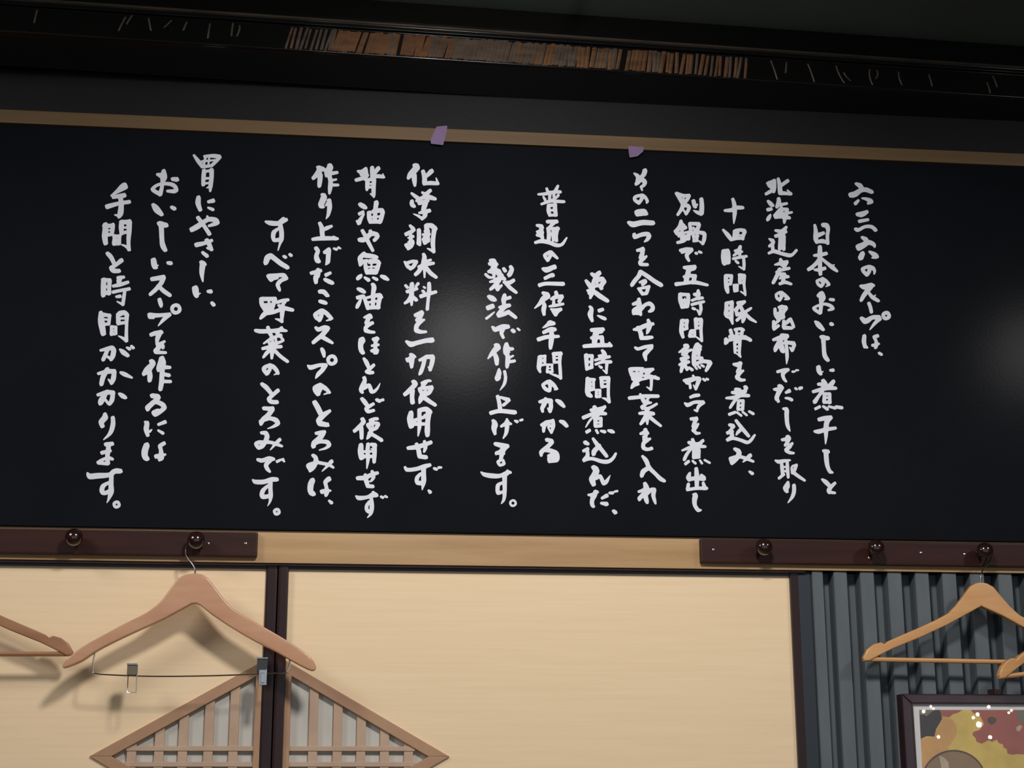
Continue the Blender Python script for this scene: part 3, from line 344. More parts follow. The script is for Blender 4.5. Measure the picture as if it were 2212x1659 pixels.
間 1195,90,40 1195,180,50 1200,250,56 1235,280,34;1260,110,30 1260,200,30;1200,100,40 1270,100,30;1210,150,22 1260,148,22;1210,215,40 1260,205,34;1225,110,20 1225,200,30;1345,90,40 1350,170,40;1340,85,40 1420,85,44;1420,90,44 1420,180,34 1420,270,34 1430,340,34;1355,130,20 1420,128,20;1350,180,34 1415,170,30;1430,345,28 1390,310,26 1355,300,14;1290,220,30 1290,285,30;1330,215,28 1330,285,28;1290,215,30 1330,215,28;1290,285,30 1330,285,30;1295,250,14 1330,250,14
煮 1270,400,44 1290,440,50 1280,500,36;1380,395,36 1340,440,44 1300,490,40;1235,430,36 1290,430,50 1350,410,40;1155,510,44 1230,480,44 1300,460,50 1390,470,34;1260,500,20 1215,550,24 1175,615,12;1280,520,44 1280,600,40;1340,520,36 1340,600,34;1285,525,36 1340,520,34;1285,605,34 1340,600,34;1285,565,22 1340,565,22;1190,665,40 1215,650,36;1290,650,30 1305,675,30;1340,655,24 1380,665,36;1420,650,26 1455,660,40 1480,670,24
込 1170,780,44 1200,795,34;1155,870,36 1195,850,40;1190,860,40 1195,920,40 1160,970,44;1170,960,46 1250,955,34 1350,985,40 1420,985,44 1470,950,34 1500,900,26;1255,740,30 1290,790,44 1340,850,44 1400,925,40;1320,820,50 1270,870,50 1260,905,44
ん 1260,1050,50 1290,1080,64 1270,1130,60 1245,1180,66 1260,1230,50;1290,1160,50 1330,1145,40 1350,1180,44 1370,1220,44 1400,1200,40 1440,1135,8
だ 1205,1345,24 1250,1345,44 1300,1315,34;1280,1310,40 1270,1350,50 1245,1400,44 1245,1450,44 1260,1470,34;1355,1380,34 1400,1355,46;1345,1435,30 1400,1445,46;1435,1325,30 1465,1325,34;1490,1310,24 1515,1305,26
、 1475,1520,34 1495,1535,44
菜 1650,300,40 1750,290,40 1800,280,40 1955,280,38;1765,260,26 1800,330,46 1830,350,40;1860,280,36 1830,340,16;1850,340,30 1820,370,34 1780,395,30 1790,415,30;1880,350,24 1850,355,30;1940,365,30 1880,400,34 1820,420,30;1800,395,20 1860,420,26;1760,465,34 1830,460,44 1905,470,40;1840,430,36 1840,500,44 1840,580,22;1830,490,44 1800,540,44 1770,580,30;1860,500,40 1920,550,36 1985,600,28
を 1770,685,30 1820,670,50 1845,680,34;1820,645,44 1825,700,40 1805,750,36;1870,740,26 1830,760,46 1800,790,40 1795,830,40;1800,840,40 1840,855,36 1885,845,40;1800,720,30 1840,750,40
入 1790,930,30 1830,980,50 1860,1050,44 1930,1120,40 1980,1170,44 2025,1195,34;1860,1050,50 1800,1090,50 1780,1140,40
れ 1750,1310,30 1820,1290,50;1815,1225,40 1830,1270,60 1820,1340,50 1830,1400,50 1840,1430,30;1810,1330,50 1760,1380,44 1755,1400,30;1840,1330,40 1880,1290,40 1915,1290,40;1915,1290,44 1905,1350,44 1920,1410,36 1930,1440,20
@1440,370
別 105,240,34 140,290,46 165,340,40;110,245,40 180,265,36 240,265,40;240,270,36 220,310,36 190,340,40;185,265,14 180,330,30;140,300,26 170,320,26;185,340,50 165,400,40 120,470,30;190,360,40 235,380,40 240,405,36 210,460,34;210,465,26 175,410,20;290,325,44 300,370,44 310,385,36;310,380,26 330,360,20;375,305,44 380,380,48 375,450,50;375,465,34 330,445,34 290,425,12
鍋 155,540,34 150,590,50 120,630,44 95,650,40;165,580,50 205,610,34;135,620,34 190,620,34;110,670,44 160,670,30 240,655,24;165,620,30 165,740,40;130,700,30 220,700,34;230,690,30 190,750,36 120,770,34;250,580,36 260,630,40 265,670,34;250,565,34 345,570,40;350,580,40 330,640,36;290,610,24 300,650,20 280,660,20;325,620,34 300,640,20;240,680,34 330,660,36 400,670,40;410,680,40 405,730,40 390,785,30;390,785,26 350,755,16;240,660,36 235,730,40;290,700,36 295,760,20;330,690,30 325,750,30;290,700,24 340,700,24;290,755,26 330,752,26
で 150,855,36 210,845,44 270,845,36;165,880,26 200,870,26;270,855,36 220,900,40 220,930,40 240,965,30;315,885,30 325,890,28;350,870,28 375,880,24
五 190,1040,34 250,1045,56 300,1035,46;240,1060,50 225,1120,50 210,1190,50;190,1140,34 230,1130,40 310,1130,34;300,1140,46 290,1200,46;250,1060,50 290,1050,50;105,1220,44 200,1210,36 300,1200,40 440,1230,28
時 145,1330,40 148,1400,46 170,1465,44;235,1335,34 230,1400,44 220,1460,40;150,1330,36 235,1335,34;155,1400,40 230,1395,30;165,1465,40 220,1460,40;195,1370,10 195,1440,26;340,1290,30 340,1330,50 300,1330,34;275,1395,30 330,1375,34 385,1370,34;340,1340,40 345,1380,30;275,1440,34 330,1425,34 400,1410,30;365,1430,34 370,1490,34 355,1545,30;355,1545,26 330,1500,20;280,1480,26 305,1490,28
十 630,425,30 700,420,44 750,395,44 820,395,36;715,305,36 728,350,44 735,430,46 730,500,34 725,565,12
四 610,635,26 660,690,46 695,735,40;750,640,36 800,635,36 840,645,40;845,655,36 825,700,36 825,735,26;700,740,34 760,725,36 825,728,26;735,650,40 735,710,50;775,650,20 765,700,30;745,690,20 815,695,20
時 615,870,46 610,930,46 615,990,40;660,870,50 665,930,50 665,985,46;610,860,34 660,855,34;625,1000,40 665,980,34;640,880,40 640,980,44;795,815,34 780,850,40 740,860,30;725,910,26 770,880,36 810,870,30;720,945,30 790,930,34 860,920,30;785,860,40 790,910,30;830,930,30 835,1000,34 835,1060,26;835,1060,24 780,1030,14;745,970,24 770,990,30
間 640,1135,44 640,1200,44 650,1270,50 660,1310,30;700,1135,34 695,1180,34 690,1220,30;640,1130,40 700,1130,34;650,1180,24 695,1178,22;655,1225,36 690,1215,30;790,1130,36 790,1190,40;785,1120,34 835,1130,40;840,1130,34 835,1220,30 845,1300,28 850,1340,20;795,1165,24 835,1162,24;790,1205,34 830,1200,30;845,1330,20 800,1300,16;730,1235,34 735,1290,34;765,1230,26 760,1290,30;725,1230,26 765,1228,26;735,1295,30 765,1290,26;740,1260,14 760,1260,14
豚 645,1430,40 645,1500,44 640,1550,44 665,1580,26;705,1415,40 700,1500,44 700,1590,40 710,1645,26;650,1425,40 700,1415,34;665,1480,40 695,1475,30;660,1540,40 700,1530,30;700,1620,20 680,1590,24;775,1425,46 840,1410,34;830,1420,34 780,1460,40 745,1500,40;790,1450,34 820,1510,44 830,1580,50 820,1630,26;750,1500,36 760,1550,40;760,1550,36 810,1530,34;800,1570,34 760,1610,34;830,1530,30 880,1500,34 910,1480,26;850,1540,36 900,1590,36 965,1630,20
北 1085,130,24 1110,130,50 1140,115,40;1160,105,44 1160,170,46 1155,220,36;1110,150,50 1140,180,40;1075,245,34 1110,225,40 1150,200,36;1205,85,34 1220,150,46 1225,220,50;1305,105,40 1270,130,40 1240,155,34;1225,235,46 1290,240,36 1340,245,36;1305,205,16 1335,240,30
海 1095,325,30 1125,355,46 1145,370,34;1095,415,40 1125,410,40;1120,470,20 1105,500,40 1090,525,34;1210,300,40 1210,340,46 1190,385,36;1215,365,36 1295,350,30;1240,390,26 1220,430,50 1170,480,40;1230,410,34 1300,415,40;1300,420,36 1290,470,40 1270,560,20;1180,490,50 1240,485,50 1325,505,34;1200,450,40 1270,460,30 1350,445,26;1245,420,24 1250,480,30;1270,500,34 1270,550,30
道 1175,640,26 1220,650,40;1290,605,30 1260,640,44 1220,660,40;1180,700,40 1230,685,40 1285,655,36;1230,690,40 1225,780,40 1220,840,36;1270,700,30 1265,780,36 1265,845,34;1230,715,40 1270,712,30;1230,760,36 1270,758,30;1230,830,36 1265,830,30;1245,720,20 1245,790,30;1105,730,16 1145,755,44 1150,780,30;1110,810,30 1140,790,36 1145,840,36;1105,885,30 1160,865,40 1240,890,36 1330,910,40 1370,890,30 1400,855,30
産 1230,955,34 1240,985,50;1170,1010,20 1230,995,44 1300,975,30;1235,1000,40 1270,1030,40;1295,985,40 1270,1030,36;1185,1090,26 1230,1070,36 1320,1050,34;1220,1060,40 1190,1130,40 1150,1205,34;1225,1110,34 1275,1110,30;1250,1110,34 1230,1140,20;1220,1160,20 1260,1140,40 1310,1140,34;1270,1120,34 1255,1200,40;1225,1215,36 1280,1200,36 1345,1220,26
の 1225,1320,36 1240,1350,36 1220,1395,30;1220,1310,34 1185,1330,30 1190,1370,34 1220,1390,30;1240,1310,34 1275,1340,40 1315,1375,34;1300,1385,20 1275,1385,16
日 1600,585,30 1610,650,44 1610,730,50 1620,765,40;1690,580,46 1730,590,50 1740,620,46;1745,630,36 1735,700,36 1740,780,34;1640,690,50 1690,670,40;1620,765,34 1680,755,44 1740,775,26
本 1655,820,44 1655,900,50 1655,1000,44 1660,1110,40;1595,910,30 1650,905,40 1720,890,40;1650,950,40 1600,1010,40 1535,1060,40;1540,1060,34 1580,1050,20;1680,950,30 1740,1000,36 1790,1040,44 1840,1080,26;1790,1025,30 1810,1010,10;1600,1065,26 1650,1065,40 1705,1050,40
の 1660,1175,30 1690,1205,36 1670,1245,30;1655,1170,30 1625,1185,30 1635,1220,34 1665,1245,30;1680,1160,34 1720,1185,36 1750,1220,36;1750,1230,26 1720,1245,14
お 1640,1345,40 1670,1320,50 1680,1360,70 1670,1400,50;1670,1400,40 1665,1470,40 1660,1530,36;1655,1535,30 1600,1495,36 1590,1475,30 1640,1450,30 1710,1435,30 1770,1455,36 1795,1485,34 1750,1500,26;1765,1385,30 1800,1390,34
@1440,600
間 165,465,40 160,540,46 160,590,46 175,640,36;220,465,40 215,500,36 215,545,36;165,465,40 220,465,30;170,510,26 215,510,24;175,560,36 220,550,30;315,450,44 318,540,40;310,455,36 370,455,44;375,470,36 370,560,34 375,640,34 380,685,24;320,500,26 370,495,30;325,545,34 360,540,30;380,685,24 320,640,16;260,580,34 250,630,40;300,570,34 300,630,36;265,570,26 300,570,24;250,635,26 305,635,26;265,600,14 300,600,14
鶏 200,735,44 220,745,50 180,780,40 135,805,20;190,790,30 170,830,30;265,780,30 220,800,36 200,840,40;180,820,26 215,850,34;165,880,50 225,860,46;140,940,30 190,920,50 235,910,36;200,900,40 170,960,40 155,1015,30;200,950,40 220,990,36;330,725,50 310,770,50 295,850,50 295,930,46;330,730,50 365,745,34;320,780,40 365,775,30;355,780,30 345,850,30;310,820,30 350,815,26;310,870,36 380,870,36;300,940,40 380,905,40 460,910,40;470,920,46 450,960,40 425,1005,30;240,970,24 275,995,34;305,960,24 325,985,24;340,955,24 360,975,24;375,945,24 400,960,26
骨 690,570,40 700,610,40 710,650,34;740,560,34 800,552,32 830,565,30;818,565,34 808,620,34;750,560,30 760,640,34;760,602,18 805,600,18;690,640,50 780,640,40 850,640,36;640,665,40 645,690,50 635,710,34;650,680,34 760,660,36 850,650,40 905,675,36;733,700,30 738,760,34 738,810,28;792,680,34 787,760,32 785,810,30 800,860,14;740,700,30 790,690,30;750,745,20 785,742,20;750,788,20 785,784,20;795,850,24 755,820,14
を 725,935,30 770,940,50 800,925,36;790,925,44 785,980,40 765,1020,36;825,1005,26 790,1030,40 760,1070,44;760,1080,44 800,1105,36 840,1105,28;770,1000,34 800,1010,34
昆 1170,340,34 1175,400,40 1200,440,40;1240,315,40 1285,325,46;1290,335,36 1255,380,40 1260,425,40;1215,320,34 1240,310,34;1205,390,44 1260,385,24;1205,440,40 1255,430,40;1230,330,34 1225,420,34;1250,365,14 1255,370,24;1155,475,34 1160,540,46;1160,555,36 1205,520,34;1215,460,30 1165,500,34;1265,470,34 1265,530,44;1330,455,46 1290,490,40;1340,450,34 1360,500,36 1370,530,34;1270,540,44 1350,545,34
布 1155,670,34 1220,650,50 1290,640,50;1240,620,34 1300,630,44;1260,625,44 1220,690,50 1180,760,46 1170,790,30;1220,740,36 1245,790,40;1230,720,30 1290,700,34 1370,710,44;1380,725,34 1355,785,36;1355,790,26 1330,755,20;1285,670,34 1295,760,36 1300,850,36 1295,930,12;1255,740,26 1260,800,34;1250,790,34 1290,790,24
で 1200,1015,34 1260,1000,40 1310,995,36;1300,1000,36 1255,1040,40 1265,1090,36 1290,1120,24;1360,1015,26 1380,1015,24;1400,1000,24 1420,1000,20
い 1605,475,26 1640,510,56 1690,560,36;1775,500,40 1790,505,34
し 1670,640,40 1740,655,44;1690,645,50 1695,720,44 1700,800,44 1710,850,50 1740,890,40
い 1640,970,50 1645,1010,50 1665,1040,34;1665,1020,24 1690,1015,10;1770,1000,30 1795,1000,38
@1440,800
が 190,110,34 240,110,56 310,90,46 350,90,40;285,60,26 300,90,36;215,130,40 250,150,30 255,190,30;355,95,40 335,140,40 315,205,26;310,200,24 290,160,14;395,95,26 415,110,26;430,90,20 445,100,26
ラ 260,290,34 300,275,40 345,270,36;195,355,20 230,375,44 300,345,36 390,345,40;395,350,40 345,390,34 325,445,20;330,440,24 300,430,20
を 265,525,36 320,525,44;320,520,40 300,570,40 285,610,34;340,580,24 310,620,40 285,650,36;290,650,36 320,680,34 355,680,26;290,590,30 320,610,34
煮 280,750,36 290,800,50 270,840,36;390,760,34 350,800,40 320,830,34;240,780,34 300,800,44 350,790,30;170,865,24 250,835,40 330,820,44 415,825,30;260,850,30 215,910,34 190,965,34;290,860,30 290,940,34;350,860,34 345,935,36;295,860,30 350,860,30;290,945,30 350,940,30;300,900,26 345,900,26;320,870,20 320,930,20;205,1010,34 235,985,34;280,980,24 310,1005,28;360,975,24 380,1005,26;410,970,24 465,1000,24
出 320,1065,40 325,1150,50 325,1270,40;250,1110,26 235,1160,50 245,1185,34;250,1175,44 330,1165,44 400,1175,44;375,1135,34 400,1160,46;235,1230,34 225,1285,36;225,1290,34 320,1275,36 430,1275,36;395,1220,34 410,1270,50
し 285,1340,20 310,1350,50 300,1400,50 305,1460,44 340,1510,40 370,1510,20
煮 845,180,36 860,195,36 810,260,40;745,205,34 790,225,50 775,290,36;710,240,34 780,240,50 850,230,34;645,300,26 730,295,44 800,270,44 885,275,34;760,300,24 720,350,34 685,405,26;775,335,30 770,420,34;825,330,34 820,420,34;780,330,34 825,330,30;770,425,28 820,422,28;785,380,24 820,378,24;680,475,36 735,455,34;760,455,24 805,490,26;820,450,24 865,485,24;890,445,26 935,470,30
込 680,590,34 720,605,40 690,640,24;660,675,40 705,660,40;690,660,50 705,710,40 660,750,36;660,750,40 720,735,34 800,755,34 870,780,36 910,755,34 950,700,24;750,545,34 800,610,40 850,670,40 885,710,34;800,640,40 770,670,34 750,700,14
み 735,850,34 780,880,50 770,930,50 730,980,44 705,1010,30;690,950,36 740,940,44;690,960,40 700,1000,36;780,930,34 850,950,34 935,985,26;900,920,44 870,950,40 825,990,14
、 895,1095,26 925,1115,36
だ 1160,205,26 1200,205,44 1250,190,34;1215,170,40 1235,190,50 1200,260,44 1185,310,40;1185,290,40 1205,335,34;1290,240,30 1320,225,46;1285,300,24 1320,305,30 1350,320,34;1390,195,26 1405,205,24;1440,195,40 1455,190,34
し 1260,415,26 1295,425,44 1295,480,46 1300,560,44 1310,610,40 1330,655,16
を 1250,750,34 1290,745,44;1305,720,44 1320,735,44 1300,780,36 1280,810,30;1355,790,30 1320,830,44 1290,860,40;1290,870,34 1330,890,34 1370,895,26;1310,790,26 1330,830,34
取 1175,975,22 1210,988,40 1260,980,38 1330,972,22;1240,1000,34 1248,1080,38 1250,1130,30;1302,1000,34 1306,1080,38 1312,1155,30;1250,1045,22 1300,1043,22;1255,1092,24 1300,1088,24;1262,1125,34 1215,1165,32;1360,1035,26 1402,1022,28;1400,1025,30 1382,1075,34 1358,1108,34;1350,1050,24 1352,1090,26;1375,1110,36 1430,1150,34 1490,1190,26
り 1310,1210,30 1300,1250,56 1285,1280,56 1300,1310,34;1375,1245,40 1375,1310,40 1355,1370,34 1310,1430,12
煮 1690,115,44 1710,160,60 1680,210,40;1800,120,40 1770,160,50 1730,190,50;1640,150,34 1700,155,44;1585,230,36 1660,210,44 1740,190,50 1825,195,34;1680,230,40 1640,280,34 1600,340,46;1705,260,36 1700,340,40;1760,260,36 1760,350,36;1710,255,34 1760,255,34;1700,345,34 1765,345,34;1710,295,26 1760,295,26;1610,415,34 1650,395,34;1690,390,26 1735,420,34;1750,390,24 1820,410,30;1830,395,34 1890,405,36
干 1650,530,44 1700,520,50 1770,510,44;1770,515,40 1730,560,50 1720,640,50 1720,720,34 1715,795,12;1600,660,30 1650,660,50 1720,640,44 1820,625,34
し 1695,870,34 1740,880,44;1720,880,50 1725,960,50 1735,1030,46 1760,1090,40 1790,1105,24
と 1680,1180,26 1720,1210,46 1760,1250,40;1815,1220,34 1770,1265,40 1750,1300,44 1755,1320,34;1755,1315,34 1815,1325,28
@1640,380
六 1045,85,30 1090,110,50 1110,150,56;990,205,56 1030,200,64 1090,160,50 1150,150,46 1215,175,40;1068,268,30 1040,298,40;1110,242,18 1160,252,34 1208,278,46 1175,298,26
三 1060,415,40 1110,415,60 1160,390,40;1085,490,40 1170,475,34;1040,575,34 1070,585,40 1140,550,36 1210,550,36 1255,585,40
六 1110,665,30 1150,690,50 1160,720,56;1080,770,76 1120,750,66 1180,720,50 1235,740,40 1245,765,26;1115,840,50 1095,885,56;1190,820,24 1240,850,50 1270,875,40 1220,885,20
の 1180,985,40 1190,1020,40 1165,1070,36;1175,980,34 1125,1000,40 1120,1025,40 1160,1070,36;1190,980,34 1230,1000,40 1245,1030,30 1240,1060,16
@1640,600
ス 1095,90,30 1140,100,56 1200,80,46 1235,85,30;1210,95,44 1170,140,50 1130,190,44 1100,245,34;1180,160,30 1220,210,40 1285,250,34;1235,215,24 1255,185,10
ー 1185,280,40 1200,320,40 1210,370,36
プ 1105,440,40 1150,470,60 1220,430,46 1290,430,50;1300,445,44 1250,490,36 1195,560,14;o 1370,410,32,38
は 1135,630,40 1130,690,46 1140,745,40;1145,740,34 1165,755,24;1275,630,40 1240,640,34 1260,680,34 1265,720,40 1255,755,34;1225,730,34 1290,715,26
、 1295,815,30 1320,830,30
"""
def sdf_glyph(strokes):
    """strokes: list of polylines [(x,y,w)] in photo pixels -> list of closed contours"""
    xs = [p[0] for s in strokes for p in s]; ys = [p[1] for s in strokes for p in s]; pad = 11
    x0, y0 = min(xs)-pad, min(ys)-pad; st = .62
    nx = int((max(xs)+pad-x0)/st)+2; ny = int((max(ys)+pad-y0)/st)+2
    gx, gy = np.meshgrid(x0+np.arange(nx)*st, y0+np.arange(ny)*st)
    D = np.full(gx.shape, 50.0)
    for s in strokes:
        ds = np.full(gx.shape, 50.0)
        for (ax, ay, aw), (bx, by, bw) in zip(s[:-1], s[1:]):
            vx, vy = bx-ax, by-ay; L = vx*vx+vy*vy+1e-9
            t = np.clip(((gx-ax)*vx+(gy-ay)*vy)/L, 0, 1)
            ex, ey = gx-ax-t*vx, gy-ay-t*vy
            # slanted, slightly squared brush tip
            u, w_ = np.abs(ex*.92+ey*-.39), np.abs(ex*.39+ey*.92)
            ds = np.minimum(ds, (u**3.2+w_**3.2+1e-9)**(1/3.2)-(aw+(bw-aw)*t)*.485)
        k = .7; h = np.clip(.5+.5*(D-ds)/k, 0, 1)
        D = D*(1-h)+ds*h-k*h*(1-h)
    # marching squares, iso 0
    seg = {}
    def ip(a, b, va, vb): t = va/(va-vb); return (a[0]+(b[0]-a[0])*t, a[1]+(b[1]-a[1])*t)
    ins = D < 0
    cells = np.argwhere(ins[:-1, :-1]*1+ins[1:, :-1]+ins[:-1, 1:]+ins[1:, 1:] > 0)
    for j, i in cells:
        c = ((i, j), (i+1, j), (i+1, j+1), (i, j+1)); v = [D[q[1], q[0]] for q in c]
        n = sum(1 << q for q in range(4) if v[q] < 0)
        if n in (0, 15): continue
        e = {}
        for q in range(4):
            a, b = q, (q+1) % 4
            if (v[a] < 0) != (v[b] < 0): e[q] = ((min(c[a], c[b]), max(c[a], c[b])), ip(c[a], c[b], v[a], v[b]))
        ks = []                      # oriented: exit edge where inside->outside
        for q in range(4):
            if q in e and v[q] < 0: ks.append(q)
        for q in ks:                 # walk from leaving edge q backwards to the entering edge
            w = (q-1) % 4
            while w not in e: w = (w-1) % 4
            seg[e[q][0]] = (e[w][0], e[q][1])
    out = []
    while seg:
        k0 = next(iter(seg)); k = k0; loop = []
        while k in seg:
            k2, p = seg.pop(k); loop.append((x0+p[0]*st, y0+p[1]*st)); k = k2
        if len(loop) > 7: out.append(loop)
    return out
def simplify(lp, tol=.16):
    P = np.array(lp); n = len(P); keep = [0]
    i = 0
    while i < n-1:
        j = min(i+9, n-1)
        while j > i+1:
            a, b = P[i], P[j]; d = b-a; L = np.hypot(*d)+1e-9
            q = P[i+1:j]-a
            if np.abs(q[:, 0]*d[1]-q[:, 1]*d[0]).max()/L < tol: break
            j -= 1
        keep.append(j); i = j
    if keep[-1] == n-1: keep = keep[:-1] if n > 4 else keep
    return P[keep]
deps = None
def fill_mesh(loops, tol):
    cu = bpy.data.curves.new('character', 'CURVE'); cu.dimensions = '2D'; cu.fill_mode = 'BOTH'; cu.extrude = .0004
    want = 0
    for lp in loops:
        a = np.array(lp); ar = .5*np.sum(a[:, 0]*np.roll(a[:, 1], -1)-a[:, 1]*np.roll(a[:, 0], -1))
        if abs(ar) < 1.6: continue
        q = [XZ(x, y, 0) for x, y in simplify(lp, tol)]
        if len(q) < 4: continue
        b = np.array(q); want += .5*np.sum(b[:, 0]*np.roll(b[:, 1], -1)-b[:, 1]*np.roll(b[:, 0], -1))
        sp = cu.splines.new('POLY'); sp.points.add(len(q)-1); sp.use_cyclic_u = True
        for k, (x, z) in enumerate(q): sp.points[k].co = (x, z, 0, 1)
    tmp = bpy.data.objects.new('tmp', cu); C.objects.link(tmp)
    dg = bpy.context.evaluated_depsgraph_get(); me = bpy.data.meshes.new_from_object(tmp.evaluated_get(dg))
    me.name = 'character'
    bpy.data.objects.remove(tmp); bpy.data.curves.remove(cu)
    got = sum(p.area for p in me.polygons if p.normal.z > .5)
    return me, abs(got/abs(want)-1)
def glyph_obj(strokes, idx):
    loops = sdf_glyph(strokes); best = None
    for tol in (.16, .1, .22, .05, .3, .13, .19, .26):
        me, e = fill_mesh(loops, tol)
        if best is None or e < best[1]: best = (me, e)
        if e < .02: break
    me = best[0]
    if best[1] > .02: print('FILL', idx, best[1])
    # (x, y) of the curve plane -> (X, Z) on the board; keep the origin at the letter's middle
    n = len(me.vertices); co = np.empty(n*3); me.vertices.foreach_get('co', co); co = co.reshape(-1, 3)
    cx, cz = co[:, 0].mean(), co[:, 1].mean()
    new = np.stack([co[:, 0]-cx, -co[:, 2], co[:, 1]-cz], 1)
    me.vertices.foreach_set('co', new.ravel()); me.materials.clear()
    o = link('character', me, M['paint'])
    o.location = (cx, -.00042, cz)
    o.parent = sb; o.matrix_parent_inverse = Matrix.Translation(-sb.location)
    return o
ox = oy = 0; cnt = 0
for ln in TILE.strip().splitlines():
    if ln[0] == '@': ox, oy = map(float, ln[1:].split(',')); continue
    st = []
    for s in ln.split(' ', 1)[1].split(';'):
        t = s.split()
        if t[0] == 'o':
            cx, cy, R_, w = map(float, t[1].split(','))
            pts = [(cx+R_*math.cos(a*math.pi/8), cy+R_*math.sin(a*math.pi/8), w) for a in range(17)]
        else:
            w = 50; pts = []
            for p in t:
                v = list(map(float, p.split(',')))
                if len(v) > 2: w = v[2]
                pts.append((v[0], v[1], w))
            pts = [(a, b, max(c, 4)) for a, b, c in cr(pts, 5)]
        # shave a little off each end so the round cap stops at the traced point
        st.append([(ox+a/5, oy+b/5, c/5*1.0) for a, b, c in pts])
    glyph_obj(st, cnt); cnt += 1

# ------------------------------------------------------------------ purple tape bits
def tape(pts, label):
    bm = bmesh.new(); q = [XZ(x, y, -.008) for x, y in pts]; prism(bm, q, -.0095, -.0084)
    return tag(bmo('masking_tape', bm, M['tape']), label, 'tape')
tape([(943, 274), (966, 272), (965, 286), (957, 314), (931, 311), (930, 302)], 'larger torn piece of purple tape across the brown rail')
tape([(1357, 316), (1391, 318), (1389, 328), (1377, 338), (1360, 341), (1358, 330)], 'smaller torn piece of purple tape under the rail, to the right')

# ------------------------------------------------------------------ ceiling beam with reflection streaks shaped as thin strips
bt = thing('ceiling_beam', 'glossy black beam under the ceiling with reflection streaks shaped as brown strips', 'beam', bl)
dx = (br_-bl); dx.z = 0; dxn = dx.normalized(); nrm = Vector((-dxn.y, dxn.x, 0))   # nrm points towards the wall
def beam_quad(name, prof, mt, ext=.5, bevel=.002):
    """prof: closed list of (depth towards wall, height over zB)"""
    a = bl-dxn*ext; b = br_+dxn*ext; bm = bmesh.new()
    A = [bm.verts.new(a+nrm*d+Vector((0, 0, h))) for d, h in prof]; B = [bm.verts.new(b+nrm*d+Vector((0, 0, h))) for d, h in prof]
    bm.faces.new(A); bm.faces.new(B[::-1]); k = len(prof)
    for i in range(k): bm.faces.new((A[i], B[i], B[(i+1) % k], A[(i+1) % k]))
    return bmo(name, bm, mt, bt, bevel=bevel)
beam_quad('soffit', [(.004, 0), (.15, 0), (.15, .112), (.004, .112)], M['gloss'])
beam_quad('lower_strip', [(-.004, 0), (.0035, 0), (.0035, .051), (-.004, .051)], M['gloss'], bevel=.001)
beam_quad('cornice', [(-.012, .061), (-.016, .0625), (-.016, .066), (-.012, .0675), (.0035, .0675), (.0035, .061)], M['bead'], bevel=.001)
beam_quad('middle_strip', [(-.008, .0545), (.0035, .0545), (.0035, .0605), (-.008, .0605)], M['gloss'], bevel=.001)
beam_quad('upper_strip', [(-.009, .071), (.0035, .071), (.0035, .1175), (-.006, .1175)], M['gloss'], bevel=.001)
def on_beam(x, h):
    """point on the beam's front face at height h, under photo column x"""
    a, b = bl, br_; best = None
    t = 0.0
    for _ in range(30):
        p = a+(b-a)*t; p = Vector((p.x, p.y, zB+h)); d = p-CAM
        px = W/2+F*d.dot(rt)/d.dot(fw); t += (x-px)/2212
    return p
def reflection_streak(x, w, lean, h0, h1, mt, bend=0.0):  # thin strip standing in for a streaky reflection on the gloss
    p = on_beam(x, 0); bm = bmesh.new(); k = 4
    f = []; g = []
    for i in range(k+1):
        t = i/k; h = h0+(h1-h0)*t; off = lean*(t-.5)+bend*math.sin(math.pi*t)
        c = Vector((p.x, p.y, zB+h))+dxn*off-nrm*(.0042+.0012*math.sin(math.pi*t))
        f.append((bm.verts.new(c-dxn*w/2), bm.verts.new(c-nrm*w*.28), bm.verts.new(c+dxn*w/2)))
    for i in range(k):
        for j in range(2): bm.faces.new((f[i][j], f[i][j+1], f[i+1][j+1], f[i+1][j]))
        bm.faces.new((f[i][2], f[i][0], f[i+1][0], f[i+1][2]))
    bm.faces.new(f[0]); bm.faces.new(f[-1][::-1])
    return bmo('reflection_streak', bm, mt, bt, smooth=True)
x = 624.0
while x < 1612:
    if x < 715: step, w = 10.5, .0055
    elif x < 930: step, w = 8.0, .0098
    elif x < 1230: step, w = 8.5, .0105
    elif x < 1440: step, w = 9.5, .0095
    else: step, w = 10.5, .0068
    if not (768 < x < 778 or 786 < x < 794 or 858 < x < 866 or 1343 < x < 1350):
        reflection_streak(x+random.uniform(-2, 2), w*random.uniform(.75, 1.15), random.uniform(.008, .014) if x < 1230 else random.uniform(.003, .010), random.uniform(.001, .004), random.uniform(.046, .050),
             M['reflection_streak'] if random.random() < (.9 if 720 < x < 930 else .2 if x < 1250 else .55) else M['reflection_streak2'])
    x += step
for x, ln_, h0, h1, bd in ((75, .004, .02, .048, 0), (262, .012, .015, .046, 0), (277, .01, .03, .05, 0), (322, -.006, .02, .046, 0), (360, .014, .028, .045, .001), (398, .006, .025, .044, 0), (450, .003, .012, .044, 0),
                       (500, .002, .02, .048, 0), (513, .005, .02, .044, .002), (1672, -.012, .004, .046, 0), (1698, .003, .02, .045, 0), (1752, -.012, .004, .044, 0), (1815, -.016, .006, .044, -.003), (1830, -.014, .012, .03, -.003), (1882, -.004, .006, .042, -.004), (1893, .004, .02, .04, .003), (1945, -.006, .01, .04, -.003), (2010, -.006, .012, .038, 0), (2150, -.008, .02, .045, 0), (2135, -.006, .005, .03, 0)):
    reflection_streak(x, .0035, ln_, h0, h1, M['reflection_streak2'], bd)
